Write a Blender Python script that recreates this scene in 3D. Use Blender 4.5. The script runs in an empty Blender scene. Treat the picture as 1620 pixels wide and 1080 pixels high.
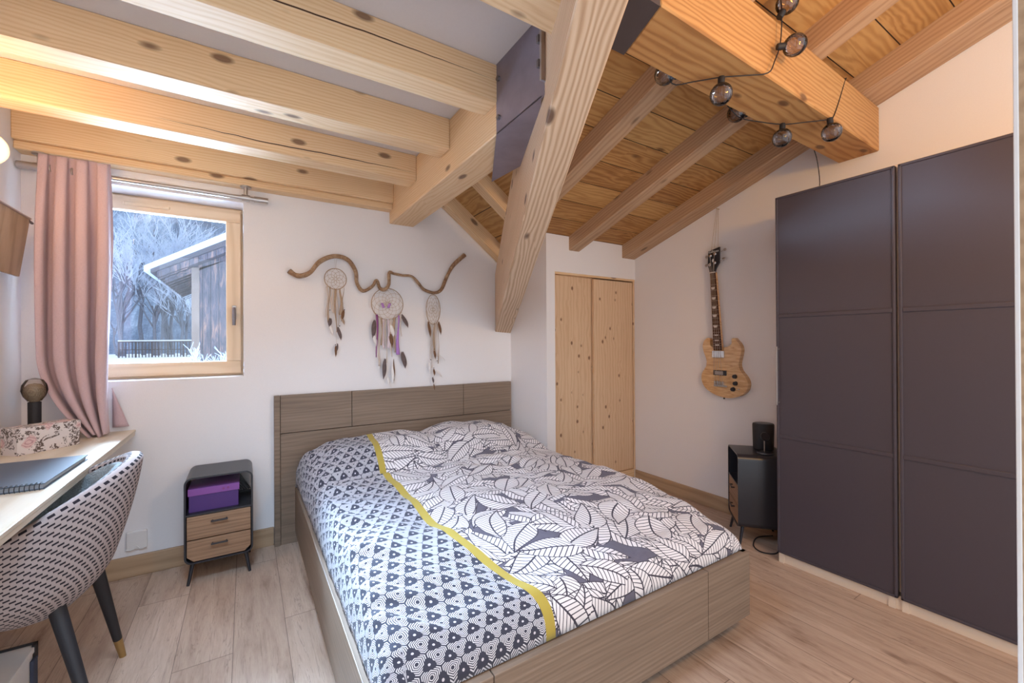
import bpy, bmesh, math, random
from mathutils import Vector, Matrix, noise
random.seed(11)
S=bpy.context.scene
COL=S.collection
PI=math.pi
# ------------------------------------------------------------------ helpers
def tag(o,label=None,cat=None,group=None,kind=None):
    if label: o['label']=label
    if cat: o['category']=cat
    if group: o['group']=group
    if kind: o['kind']=kind
    return o
def empty(name,loc,label,cat,rz=0,group=None):
    o=bpy.data.objects.new(name,None); COL.objects.link(o)
    o.location=loc; o.rotation_euler=(0,0,rz); o.empty_display_size=.05
    return tag(o,label,cat,group)
def obj(name,bm,mat,parent=None,smooth=False,M=None,label=None):
    bmesh.ops.recalc_face_normals(bm,faces=bm.faces[:])
    me=bpy.data.meshes.new(name); bm.to_mesh(me); bm.free()
    if smooth:
        for p in me.polygons: p.use_smooth=True
        if smooth!='all':
            try: me.set_sharp_from_angle(angle=math.radians(35))
            except Exception: pass
    o=bpy.data.objects.new(name,me); COL.objects.link(o)
    if isinstance(mat,(list,tuple)):
        for m in mat: me.materials.append(m)
    else: me.materials.append(mat)
    if parent: o.parent=parent
    if M is not None: o.matrix_local=M
    if label: o['label']=label
    return o
def struct(name,bm,mat,**k):
    o=obj(name,bm,mat,**k); o['kind']='structure'; return o
def BM(): return bmesh.new()
def box(bm,x0,x1,y0,y1,z0,z1,bev=0,seg=2,M=None):
    r=bmesh.ops.create_cube(bm,size=1)
    vs=r['verts']
    for v in vs:
        v.co=Vector(((x0+x1)/2+v.co.x*(x1-x0),(y0+y1)/2+v.co.y*(y1-y0),(z0+z1)/2+v.co.z*(z1-z0)))
    if bev>0:
        es=set(e for v in vs for e in v.link_edges)
        r2=bmesh.ops.bevel(bm,geom=list(es),offset=bev,segments=seg,profile=.5,affect='EDGES')
        vs=list(set([v for f in r2['faces'] for v in f.verts])|set(v for v in vs if v.is_valid))
    if M is not None: bmesh.ops.transform(bm,matrix=M,verts=[v for v in vs if v.is_valid])
    return bm
def prism(bm,pts,vec,bev=0):
    """pts: 3D polygon, extruded along vec"""
    vec=Vector(vec)
    a=[bm.verts.new(p) for p in pts]; b=[bm.verts.new(Vector(p)+vec) for p in pts]
    n=len(a); f=[bm.faces.new(a[::-1]),bm.faces.new(b)]
    for i in range(n): f.append(bm.faces.new((a[i],a[(i+1)%n],b[(i+1)%n],b[i])))
    if bev>0:
        es=[e for e in f[0].edges]+[e for e in f[1].edges]
        bmesh.ops.bevel(bm,geom=es,offset=bev,segments=2,profile=.5,affect='EDGES')
    return bm
def tube(bm,pts,rad,n=8,caps=True):
    pts=[Vector(p) for p in pts]
    m=len(pts); R=rad if isinstance(rad,(list,tuple)) else [rad]*m
    prev=None; rings=[]
    t0=(pts[1]-pts[0]).normalized()
    up=Vector((0,0,1)) if abs(t0.z)<.9 else Vector((1,0,0))
    nrm=t0.cross(up).normalized()
    for i,p in enumerate(pts):
        t=(pts[min(i+1,m-1)]-pts[max(i-1,0)])
        if t.length<1e-9: t=t0
        t.normalize()
        nrm=(nrm-t*nrm.dot(t))
        if nrm.length<1e-6: nrm=t.orthogonal()
        nrm.normalize(); b=t.cross(nrm)
        rings.append([bm.verts.new(p+(nrm*math.cos(2*PI*k/n)+b*math.sin(2*PI*k/n))*R[i]) for k in range(n)])
    for i in range(m-1):
        for k in range(n):
            bm.faces.new((rings[i][k],rings[i][(k+1)%n],rings[i+1][(k+1)%n],rings[i+1][k]))
    if caps:
        bm.faces.new(rings[0][::-1]); bm.faces.new(rings[-1])
    return bm
def cyl(bm,p,q,r0,r1=None,n=20): return tube(bm,[p,q],[r0,r0 if r1 is None else r1],n)
def lathe(bm,prof,n=32,M=None,sx=1,sy=1,ribs=0,ramp=0):
    rings=[]; vs=[]
    for r,z in prof:
        if r<1e-6: v=bm.verts.new((0,0,z)); rings.append([v]); vs.append(v)
        else:
            ring=[]
            for k in range(n):
                a=2*PI*k/n; rr=r*(1+ramp*math.cos(ribs*a)) if ribs else r
                v=bm.verts.new((rr*math.cos(a)*sx,rr*math.sin(a)*sy,z)); ring.append(v); vs.append(v)
            rings.append(ring)
    for A,B in zip(rings,rings[1:]):
        if len(A)==1 and len(B)==1: continue
        for k in range(n):
            if len(A)==1: bm.faces.new((A[0],B[k],B[(k+1)%n]))
            elif len(B)==1: bm.faces.new((A[k],A[(k+1)%n],B[0]))
            else: bm.faces.new((A[k],A[(k+1)%n],B[(k+1)%n],B[k]))
    if M is not None: bmesh.ops.transform(bm,matrix=M,verts=vs)
    return bm
def smoothpts(pts,k=6):
    P=[Vector(p) for p in pts]; out=[]
    for i in range(len(P)-1):
        a=P[max(i-1,0)];b=P[i];c=P[i+1];d=P[min(i+2,len(P)-1)]
        for j in range(k):
            t=j/k
            out.append(.5*((2*b)+(c-a)*t+(2*a-5*b+4*c-d)*t*t+(3*b-a-3*c+d)*t**3))
    out.append(P[-1]); return out
def torus(bm,c,R,r,ax1,ax2,n=40,m=8,R2=None):
    c=Vector(c);ax1=Vector(ax1);ax2=Vector(ax2); R2=R2 or R
    nn=ax1.cross(ax2).normalized(); rings=[]
    for i in range(n):
        a=2*PI*i/n; p=c+ax1*math.cos(a)*R+ax2*math.sin(a)*R2
        d=(ax1*math.cos(a)*R2+ax2*math.sin(a)*R).normalized()
        rings.append([bm.verts.new(p+(d*math.cos(2*PI*k/m)+nn*math.sin(2*PI*k/m))*r) for k in range(m)])
    for i in range(n):
        A=rings[i];B=rings[(i+1)%n]
        for k in range(m): bm.faces.new((A[k],A[(k+1)%m],B[(k+1)%m],B[k]))
    return bm
def grid(bm,P,uv=None):
    """P: 2D list of points; returns verts; optional uv 2D list"""
    V=[[bm.verts.new(p) for p in row] for row in P]
    lay=bm.loops.layers.uv.verify() if uv else None
    for i in range(len(V)-1):
        for j in range(len(V[0])-1):
            f=bm.faces.new((V[i][j],V[i][j+1],V[i+1][j+1],V[i+1][j]))
            if uv:
                for l,(a,b) in zip(f.loops,((i,j),(i,j+1),(i+1,j+1),(i+1,j))): l[lay].uv=uv[a][b]
    return V
# ------------------------------------------------------------------ node helper
class NT:
    def __init__(s,name):
        s.mat=bpy.data.materials.new(name); s.mat.use_nodes=True
        s.t=s.mat.node_tree; s.N=s.t.nodes; s.L=s.t.links
        s.b=s.N['Principled BSDF']; s.out=s.N['Material Output']
    def put(s,sock,v):
        if isinstance(v,bpy.types.NodeSocket): s.L.new(v,sock)
        elif v is not None:
            try: sock.default_value=v
            except Exception:
                sock.default_value=(*v,1) if len(v)==3 else v
    def m(s,op,a,b=None,c=None,clamp=False):
        n=s.N.new('ShaderNodeMath'); n.operation=op; n.use_clamp=clamp
        for i,v in enumerate((a,b,c)):
            if v is not None: s.put(n.inputs[i],v)
        return n.outputs[0]
    def v(s,op,a,b=None,scale=None):
        n=s.N.new('ShaderNodeVectorMath'); n.operation=op
        s.put(n.inputs[0],a)
        if b is not None: s.put(n.inputs[1],b)
        if scale is not None: s.put(n.inputs['Scale'],scale)
        return n.outputs['Value'] if op in('LENGTH','DISTANCE','DOT_PRODUCT') else n.outputs['Vector']
    def sep(s,a):
        n=s.N.new('ShaderNodeSeparateXYZ'); s.put(n.inputs[0],a); return n.outputs
    def comb(s,x=0,y=0,z=0):
        n=s.N.new('ShaderNodeCombineXYZ')
        for i,v in enumerate((x,y,z)): s.put(n.inputs[i],v)
        return n.outputs[0]
    def obj(s): return s.N.new('ShaderNodeTexCoord').outputs['Object']
    def uv(s): return s.N.new('ShaderNodeTexCoord').outputs['UV']
    def rnd(s): return s.N.new('ShaderNodeObjectInfo').outputs['Random']
    def noise(s,vec,scale=5,detail=3,rough=.55,dist=0):
        n=s.N.new('ShaderNodeTexNoise'); s.put(n.inputs['Vector'],vec); n.inputs['Scale'].default_value=scale
        n.inputs['Detail'].default_value=detail; n.inputs['Roughness'].default_value=rough; n.inputs['Distortion'].default_value=dist
        return n.outputs[0]
    def vor(s,vec,scale=1,rand=1,dim='3D',feat='F1'):
        n=s.N.new('ShaderNodeTexVoronoi'); n.voronoi_dimensions=dim; n.feature=feat
        s.put(n.inputs['Vector'],vec); n.inputs['Scale'].default_value=scale; n.inputs['Randomness'].default_value=rand
        return n.outputs
    def white(s,v):
        n=s.N.new('ShaderNodeTexWhiteNoise'); n.noise_dimensions='3D'; s.put(n.inputs['Vector'],v); return n.outputs
    def ramp(s,f,stops,interp='LINEAR'):
        n=s.N.new('ShaderNodeValToRGB'); s.put(n.inputs[0],f); r=n.color_ramp; r.interpolation=interp
        while len(r.elements)<len(stops): r.elements.new(.5)
        for e,(p,c) in zip(r.elements,stops): e.position=p; e.color=(*c,1) if len(c)==3 else c
        return n.outputs[0]
    def mix(s,f,a,b,mode='MIX'):
        n=s.N.new('ShaderNodeMix'); n.data_type='RGBA'; n.blend_type=mode
        s.put(n.inputs[0],f); s.put(n.inputs[6],a if isinstance(a,bpy.types.NodeSocket) else (*a,1)); s.put(n.inputs[7],b if isinstance(b,bpy.types.NodeSocket) else (*b,1))
        return n.outputs[2]
    def step(s,x,e,w=.0):   # 1 where x<e
        if w: 
            n=s.N.new('ShaderNodeMapRange'); s.put(n.inputs[0],x); s.put(n.inputs[1],e-w); s.put(n.inputs[2],e+w); s.put(n.inputs[3],1.); s.put(n.inputs[4],0.); return n.outputs[0]
        return s.m('LESS_THAN',x,e)
    def bump(s,h,strength=.3,dist=.01):
        n=s.N.new('ShaderNodeBump'); s.put(n.inputs['Height'],h); n.inputs['Strength'].default_value=strength; n.inputs['Distance'].default_value=dist
        s.L.new(n.outputs[0],s.b.inputs['Normal'])
    def set(s,col=None,rough=None,metal=None,spec=None,sheen=None,coat=None):
        if col is not None: s.put(s.b.inputs['Base Color'],col if isinstance(col,bpy.types.NodeSocket) else (*col,1))
        if rough is not None: s.put(s.b.inputs['Roughness'],rough)
        if metal is not None: s.b.inputs['Metallic'].default_value=metal
        if spec is not None: s.b.inputs['Specular IOR Level'].default_value=spec
        if sheen is not None: s.b.inputs['Sheen Weight'].default_value=sheen
        if coat is not None: s.b.inputs['Coat Weight'].default_value=coat
        return s.mat
def lin(r,g,b):
    f=lambda c:(c/255/12.92) if c/255<=.04045 else ((c/255+.055)/1.055)**2.4
    return (f(r),f(g),f(b))
def plain(name,col,rough=.5,metal=0,bump=0,bs=80,var=0,spec=None):
    t=NT(name); o=t.obj(); c=col
    n=t.noise(o,bs,4)
    k=max(var,.03)
    c=t.mix(n,tuple(x*(1-k) for x in col),tuple(min(1,x*(1+k)) for x in col))
    if bump: t.bump(n,bump,.003)
    return t.set(c,rough,metal,spec)
def wood(name,light,mid,dark,axis='X',freq=260,knots=1.,rough=.6,cscale=1.,fib=.25,knotcol=None,tone=.25,ringk=.5,warpk=1.,crack=None,kx=4.2,ky=9.5,kr=.145):
    t=NT(name); o=t.obj(); r=t.rnd()
    o=t.v('ADD',o,t.comb(t.m('MULTIPLY',r,7.3),t.m('MULTIPLY',r,3.1),t.m('MULTIPLY',r,5.7)))
    s=t.sep(o)
    if axis=='X': x,y,z=s[0],s[1],s[2]
    elif axis=='Y': x,y,z=s[1],s[0],s[2]
    else: x,y,z=s[2],s[0],s[1]
    P=t.comb(x,y,z)
    # knots
    kv=t.vor(t.comb(t.m('MULTIPLY',x,kx*cscale),t.m('MULTIPLY',y,ky*cscale),t.m('MULTIPLY',z,ky*cscale)),1.,1.)
    kd=kv['Distance']; kc=t.sep(kv['Color'])
    on=t.m('GREATER_THAN',kc[0],.38)
    warp=t.m('MULTIPLY',t.m('EXPONENT',t.m('MULTIPLY',kd,-5.)),t.m('MULTIPLY',on,1.1*knots))
    n1=t.noise(t.comb(t.m('MULTIPLY',x,.8*cscale),t.m('MULTIPLY',y,5*cscale),t.m('MULTIPLY',z,5*cscale)),1.6,3)
    rr=t.v('LENGTH',t.comb(0,t.m('ADD',y,t.m('MULTIPLY',n1,.06*warpk/cscale)),t.m('ADD',z,t.m('MULTIPLY',n1,.09*warpk/cscale))))
    ph=t.m('ADD',t.m('MULTIPLY',rr,freq*cscale),t.m('MULTIPLY',warp,7.))
    ring=t.m('POWER',t.m('ADD',t.m('MULTIPLY',t.m('SINE',ph),.5),.5),1.6)
    nf=t.noise(t.comb(t.m('MULTIPLY',x,3),t.m('MULTIPLY',y,160),t.m('MULTIPLY',z,160)),1.,3)
    big=t.noise(t.comb(t.m('MULTIPLY',x,.9),t.m('MULTIPLY',y,6),t.m('MULTIPLY',z,6)),1.3,2)
    f=t.m('ADD',t.m('MULTIPLY',ring,ringk),t.m('MULTIPLY',nf,fib*1.2))
    f=t.m('ADD',f,t.m('MULTIPLY',t.m('SUBTRACT',big,.5),tone*2),clamp=True)
    c=t.ramp(f,[(0.,light),(.45,mid),(1.,dark)])
    kk=t.m('MULTIPLY',t.step(kd,kr,.04),t.m('MULTIPLY',on,min(1,knots)*.85),clamp=True)
    c=t.mix(kk,c,knotcol or tuple(v*.28 for v in dark))
    if crack:
        z0,xa,xb=crack
        s0=t.sep(t.obj())
        cz=t.m('ADD',z0,t.m('MULTIPLY',t.m('SUBTRACT',t.noise(t.comb(t.m('MULTIPLY',s0[0],1.1),4,0),1.5,4),.5),.045))
        wd=t.m('MULTIPLY',.0028,t.m('MULTIPLY',t.m('SINE',t.m('MULTIPLY',t.m('DIVIDE',t.m('SUBTRACT',s0[0],xa),xb-xa,clamp=True),PI)),1.))
        ck=t.m('MULTIPLY',t.m('LESS_THAN',t.m('ABSOLUTE',t.m('SUBTRACT',s0[2],cz)),wd),t.m('LESS_THAN',s0[1],-.04))
        c=t.mix(ck,c,(.07,.03,.015))
    t.bump(f,.12,.002)
    return t.set(c,rough,0,.35)
# ------------------------------------------------------------------ materials
M={}
M['plaster']=plain('warm_white_plaster',(.80,.765,.76),.85,bump=.15,bs=220)
M['ceil']=plain('white_ceiling_paint',(.66,.62,.62),.9,bump=.05,bs=120)
M['white']=plain('white_plastic',(.75,.72,.70),.4)
PL,PMd,PD=(.82,.61,.39),(.74,.50,.285),(.57,.33,.16)
PK=dict(knotcol=(.15,.07,.04),ringk=.34,warpk=.55,fib=.42,tone=.22)
M['pine']=wood('spruce_beam_wood',PL,PMd,PD,'X',560,1.,**PK)
M['joist_crack']=wood('cracked_spruce_joist_wood',PL,PMd,PD,'X',560,1.,crack=(.045,.55,1.75),**PK)
M['joist_crack2']=wood('deep_cracked_spruce_joist_wood',PL,PMd,PD,'X',560,1.,crack=(.085,.3,1.74),**PK)
M['valley']=wood('rough_sawn_spruce_wood',(.74,.56,.40),(.60,.41,.265),(.42,.25,.145),'X',520,1.,knotcol=(.10,.05,.035),ringk=.62,warpk=.35,fib=.3,tone=.2)
M['pineY']=wood('spruce_plate_wood',PL,PMd,PD,'Y',300,1.)
M['pineold']=wood('reddish_spruce_beam_wood',(.58,.33,.13),(.48,.24,.085),(.27,.11,.035),'X',360,.9,knotcol=(.10,.045,.025),ringk=.5,warpk=.7)
M['rafter']=wood('rafter_wood',(.56,.38,.24),(.45,.28,.165),(.28,.15,.08),'X',380,.8,knotcol=(.08,.04,.02),ringk=.35,warpk=.6,fib=.4)
M['doorpine']=wood('knotty_door_pine',(.72,.51,.33),(.67,.45,.28),(.58,.37,.21),'Z',150,1.1,cscale=1.6,fib=.25,kx=6.,ky=8.5,kr=.14,knotcol=(.16,.06,.03),rough=.45)
M['bedwood']=wood('grey_brown_oak_laminate',(.32,.235,.175),(.24,.17,.12),(.145,.098,.07),'X',420,0,rough=.5,fib=.75,tone=.35,ringk=.2,warpk=.5)
M['bedwoodY']=wood('grey_brown_oak_side_laminate',(.32,.235,.175),(.24,.17,.12),(.145,.098,.07),'Y',420,0,rough=.5,fib=.75,tone=.35,ringk=.2,warpk=.5)
M['drawer']=wood('brown_drawer_veneer',(.42,.27,.17),(.33,.20,.12),(.17,.09,.05),'X',420,0,rough=.5,fib=.8,tone=.3,ringk=.2,warpk=.5)
M['skirt']=wood('oak_skirting',(.50,.34,.21),(.42,.28,.17),(.33,.21,.12),'X',200,0,rough=.5,fib=.5,tone=.15)
M['skirtY']=wood('oak_skirting_right',(.50,.34,.21),(.42,.28,.17),(.33,.21,.12),'Y',200,0,rough=.5,fib=.5,tone=.15)
M['window']=wood('window_pine',(.80,.62,.43),(.74,.55,.36),(.62,.43,.26),'X',120,0,rough=.4,fib=.3,tone=.15)
M['windowZ']=wood('window_pine_upright',(.80,.62,.43),(.74,.55,.36),(.62,.43,.26),'Z',120,0,rough=.4,fib=.3,tone=.15)
M['desk']=wood('pale_washed_desk_wood',(.66,.56,.44),(.60,.49,.36),(.50,.38,.26),'Y',110,0,rough=.35,fib=.25,tone=.2)
M['panel']=wood('oak_wall_panel_wood',(.46,.31,.20),(.38,.25,.155),(.27,.17,.10),'Z',160,.5,rough=.45,fib=.4)
M['plinth']=plain('cream_plinth',(.74,.60,.46),.5)
M['steel']=plain('blued_dark_steel',(.27,.235,.285),.42,.55,bump=.1,bs=9,var=.35)
M['steeldark']=plain('brown_dark_steel',(.09,.075,.08),.45,.4,bump=.1,bs=9,var=.2)
M['bolt']=plain('dull_bolt_steel',(.20,.18,.18),.4,.8)
M['nickel']=plain('brushed_nickel',(.50,.45,.42),.3,.9)
M['chrome']=plain('chrome',(.75,.75,.76),.15,1.)
M['black']=plain('black_powder_coat',(.018,.018,.024),.32,bump=0)
M['blackmatte']=plain('matte_black',(.016,.015,.018),.6)
M['shelfgrey']=plain('grey_black_metal',(.10,.09,.095),.35,.2)
M['brass']=plain('brushed_brass',(.45,.31,.13),.35,.9)
M['wardrobe']=plain('anthracite_wardrobe_lacquer',(.066,.053,.064),.46,var=.02,spec=.4)
M['wardside']=plain('anthracite_edge',(.06,.05,.055),.4)
M['purple']=plain('purple_card',(.07,.022,.15),.5)
M['mauve']=plain('mauve_card',(.24,.07,.30),.45)
M['jute']=plain('natural_cord',(.45,.33,.22),.9)
M['cream']=plain('cream_ribbon',(.62,.52,.45),.8)
M['tan']=plain('tan_ribbon',(.40,.28,.19),.8)
M['lilac']=plain('lilac_ribbon',(.42,.20,.55),.5)
M['plum']=plain('plum_ribbon',(.24,.05,.20),.5)
M['pearl']=plain('mauve_white_ribbon',(.66,.55,.60),.6)
M['featherdark']=plain('grey_brown_feather',(.13,.09,.085),.8,var=.5,bs=60)
M['featherbrown']=plain('brown_feather',(.16,.075,.035),.8,var=.5,bs=60)
M['featherwhite']=plain('white_feather',(.78,.73,.70),.8)
M['bead']=plain('dark_bead',(.05,.03,.03),.4)
M['spiral']=plain('black_wire',(.02,.02,.025),.4)
M['paper']=plain('paper_edges',(.35,.38,.42),.8)
M['notebook']=plain('slate_blue_cover',(.075,.095,.13),.45)
M['seatcloth']=plain('pale_beige_cloth',(.50,.42,.37),.9)
M['snow']=plain('snow',(.66,.72,.84),.8,bump=.4,bs=2)
M['darkvoid']=plain('dark_gap',(.02,.015,.012),.9)
# driftwood
def driftwood():
    t=NT('driftwood_bark'); o=t.obj()
    n=t.noise(o,14,5,.7,.8); n2=t.noise(o,90,3)
    c=t.ramp(t.m('ADD',t.m('MULTIPLY',n,.75),t.m('MULTIPLY',n2,.3)),[(.3,(.09,.045,.022)),(.5,(.27,.15,.08)),(.7,(.50,.34,.21))])
    t.bump(n,.8,.01); return t.set(c,.8)
M['drift']=driftwood()
# floor
def floor_mat():
    t=NT('oak_laminate_floor'); s=t.sep(t.obj())
    W=.1873
    u=t.m('DIVIDE',t.m('ADD',s[0],.046+W*40),W); idx=t.m('FLOOR',u); fx=t.m('FRACT',u)
    off=t.m('MULTIPLY',t.white(t.comb(idx,3.3,0))[0],1.38)
    w=t.m('DIVIDE',t.m('ADD',t.m('ADD',s[1],off),20.),1.38); iy=t.m('FLOOR',w); fy=t.m('FRACT',w)
    h=t.white(t.comb(idx,iy,7.)); hs=t.sep(h[1])
    P=t.comb(t.m('ADD',t.m('MULTIPLY',s[0],1.),t.m('MULTIPLY',hs[0],9)),t.m('ADD',t.m('MULTIPLY',s[1],.12),t.m('MULTIPLY',hs[1],9)),0)
    n=t.noise(P,22,5,.62,.5); fine=t.noise(P,190,3,.6)
    big=t.noise(P,5,3,.6,1.2)
    f=t.m('ADD',t.m('MULTIPLY',n,.75),t.m('MULTIPLY',fine,.25))
    f=t.m('ADD',f,t.m('MULTIPLY',t.m('SUBTRACT',big,.5),.5))
    c=t.ramp(f,[(.28,(.25,.15,.10)),(.42,(.45,.31,.225)),(.58,(.56,.405,.305)),(.8,(.66,.50,.39))])
    c=t.mix(t.m('MULTIPLY',hs[2],.22),c,(.33,.22,.16))
    # knots and cracks
    kv=t.vor(t.comb(t.m('MULTIPLY',s[0],5.5),t.m('MULTIPLY',s[1],1.6),0),1,1)
    kn=t.m('MULTIPLY',t.step(t.m('ADD',kv['Distance'],t.m('MULTIPLY',t.m('SUBTRACT',n,.5),.25)),.05,.045),t.m('GREATER_THAN',t.sep(kv['Color'])[1],.55))
    c=t.mix(t.m('MULTIPLY',kn,.75),c,(.13,.07,.045))
    ck=t.noise(t.comb(t.m('MULTIPLY',s[0],10),t.m('MULTIPLY',s[1],.7),4.),2.2,4,.6,1.)
    crack=t.step(t.m('ABSOLUTE',t.m('SUBTRACT',ck,.5)),.006,.005)
    c=t.mix(t.m('MULTIPLY',crack,t.m('MULTIPLY',t.m('GREATER_THAN',big,.5),.45)),c,(.17,.10,.065))
    g=t.m('MAXIMUM',t.step(t.m('ABSOLUTE',t.m('SUBTRACT',fx,.5)),.494),0)
    gap=t.m('SUBTRACT',1.,t.m('MULTIPLY',g,t.m('GREATER_THAN',fy,.0022)))
    c=t.mix(t.m('MULTIPLY',gap,.75),c,(.10,.06,.04))
    t.bump(t.m('SUBTRACT',f,t.m('MULTIPLY',gap,.6)),.08,.003)
    return t.set(c,t.m('ADD',.36,t.m('MULTIPLY',n,.15)),0,.45)
M['floor']=floor_mat()
# roof boards: run along one axis, seams every w
def boards(name,along,w=.182):
    t=NT(name); s=t.sep(t.obj())
    a,b=(s[0],s[1]) if along=='X' else (s[1],s[0])
    u=t.m('DIVIDE',t.m('ADD',b,20.03),w); idx=t.m('FLOOR',u); fr=t.m('FRACT',u)
    h=t.sep(t.white(t.comb(idx,1.7,0))[1])
    aa=t.m('ADD',a,t.m('MULTIPLY',h[0],9)); bb=t.m('ADD',b,t.m('MULTIPLY',h[1],3))
    kv=t.vor(t.comb(t.m('MULTIPLY',aa,3.2),t.m('MULTIPLY',bb,8),0),1,1); kd=kv['Distance']; on=t.m('GREATER_THAN',t.sep(kv['Color'])[0],.45)
    warp=t.m('MULTIPLY',t.m('EXPONENT',t.m('MULTIPLY',kd,-5)),on)
    n=t.noise(t.comb(t.m('MULTIPLY',aa,1.1),t.m('MULTIPLY',bb,7),0),1.5,3,.5,.6)
    ph=t.m('ADD',t.m('MULTIPLY',t.m('ADD',bb,t.m('MULTIPLY',n,.16)),230),t.m('MULTIPLY',warp,7))
    ring=t.m('ADD',t.m('MULTIPLY',t.m('SINE',ph),.5),.5)
    big=t.noise(t.comb(t.m('MULTIPLY',aa,1.6),t.m('MULTIPLY',bb,5),1),1.5,3)
    f=t.m('ADD',t.m('MULTIPLY',ring,.35),t.m('ADD',t.m('MULTIPLY',big,.55),t.m('MULTIPLY',t.m('SUBTRACT',h[2],.5),.4)),clamp=True)
    c=t.ramp(f,[(0.1,(.56,.32,.12)),(.5,(.42,.21,.07)),(.95,(.22,.085,.026))])
    kk=t.m('MULTIPLY',t.step(kd,.1,.05),t.m('MULTIPLY',on,.8))
    c=t.mix(kk,c,(.10,.04,.018))
    gap=t.step(t.m('ABSOLUTE',t.m('SUBTRACT',fr,.5)),.488); gap=t.m('SUBTRACT',1.,gap)
    c=t.mix(gap,c,(.02,.010,.006))
    t.bump(t.m('SUBTRACT',f,t.m('MULTIPLY',gap,3)),.15,.003)
    return t.set(c,.6,0,.3)
M['boardsX']=boards('roof_boards_across','X'); M['boardsY']=boards('roof_boards_down','Y')
# linen curtain
def linen():
    t=NT('dusty_pink_linen'); o=t.uv(); s=t.sep(o)
    a=t.noise(t.comb(t.m('MULTIPLY',s[0],900),t.m('MULTIPLY',s[1],60),0),1,3); b=t.noise(t.comb(t.m('MULTIPLY',s[0],60),t.m('MULTIPLY',s[1],900),5),1,3)
    f=t.m('MULTIPLY',t.m('ADD',a,b),.5)
    c=t.ramp(f,[(.3,(.50,.345,.365)),(.7,(.68,.50,.505))])
    t.bump(f,.25,.002); return t.set(c,.85,0,.2,sheen=.2)
M['linen']=linen()
# chair houndstooth
def hound():
    t=NT('dogtooth_upholstery'); s=t.sep(t.uv())
    v=t.m('DIVIDE',s[1],.0155); row=t.m('FLOOR',v); fv=t.m('FRACT',v)
    u=t.m('ADD',t.m('DIVIDE',s[0],.023),t.m('MULTIPLY',row,.5)); fu=t.m('FRACT',t.m('ADD',u,t.m('MULTIPLY',fv,.08)))
    k=t.m('MULTIPLY',t.m('LESS_THAN',fu,.57),t.m('LESS_THAN',fv,.47))
    n=t.noise(t.comb(t.m('MULTIPLY',s[0],1500),t.m('MULTIPLY',s[1],1500),0),1,2)
    c=t.mix(k,t.mix(n,(.28,.22,.205),(.50,.41,.39)),t.mix(n,(.010,.008,.012),(.035,.028,.035)))
    t.bump(t.m('ADD',n,k),.4,.002); return t.set(c,.9,0,.2)
M['hound']=hound()
def fur():
    t=NT('grey_blue_fleece'); o=t.obj(); n=t.noise(o,45,5,.7,.6); n2=t.noise(o,260,3)
    c=t.ramp(t.m('ADD',t.m('MULTIPLY',n,.6),t.m('MULTIPLY',n2,.4)),[(.3,(.22,.27,.28)),(.7,(.58,.64,.66))])
    t.bump(t.m('ADD',n,n2),1.,.012); return t.set(c,.95,0,.1,sheen=.4)
M['fur']=fur()
# duvet
def leaf_layer(t,P,seed,base,ang=1.):
    p=t.v('ADD',P,(seed*3.71,seed*1.93,0))
    vo=t.vor(p,1.,.8,'2D'); d=t.sep(t.v('SUBTRACT',p,vo['Position'])); cr=t.sep(vo['Color'])
    th=t.m('MULTIPLY',cr[0],6.2832*ang); cs=t.m('COSINE',th); sn=t.m('SINE',th)
    a=t.m('ADD',t.m('MULTIPLY',d[0],cs),t.m('MULTIPLY',d[1],sn))
    b=t.m('SUBTRACT',t.m('MULTIPLY',d[1],cs),t.m('MULTIPLY',d[0],sn))
    b=t.m('ADD',b,t.m('MULTIPLY',t.m('MULTIPLY',a,a),t.m('SUBTRACT',cr[1],.5)))
    ab=t.m('ABSOLUTE',b)
    tt=t.m('ADD',t.m('DIVIDE',a,1.16),.5,clamp=True)
    w=t.m('MULTIPLY',t.m('SINE',t.m('MULTIPLY',t.m('POWER',tt,.8),PI)),t.m('ADD',.22,t.m('MULTIPLY',cr[2],.09)))
    e=t.m('SUBTRACT',w,ab)
    mask=t.m('GREATER_THAN',e,0.)
    outl=t.m('LESS_THAN',e,.021)
    mid=t.m('LESS_THAN',ab,.015)
    ve=t.m('LESS_THAN',t.m('FRACT',t.m('MULTIPLY',t.m('SUBTRACT',a,t.m('MULTIPLY',ab,.75)),11.)),.21)
    dk=t.m('MAXIMUM',t.m('MAXIMUM',outl,mid),ve)
    c=t.mix(dk,(.76,.71,.71),(.05,.042,.06))
    return t.mix(mask,base,c)
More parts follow.
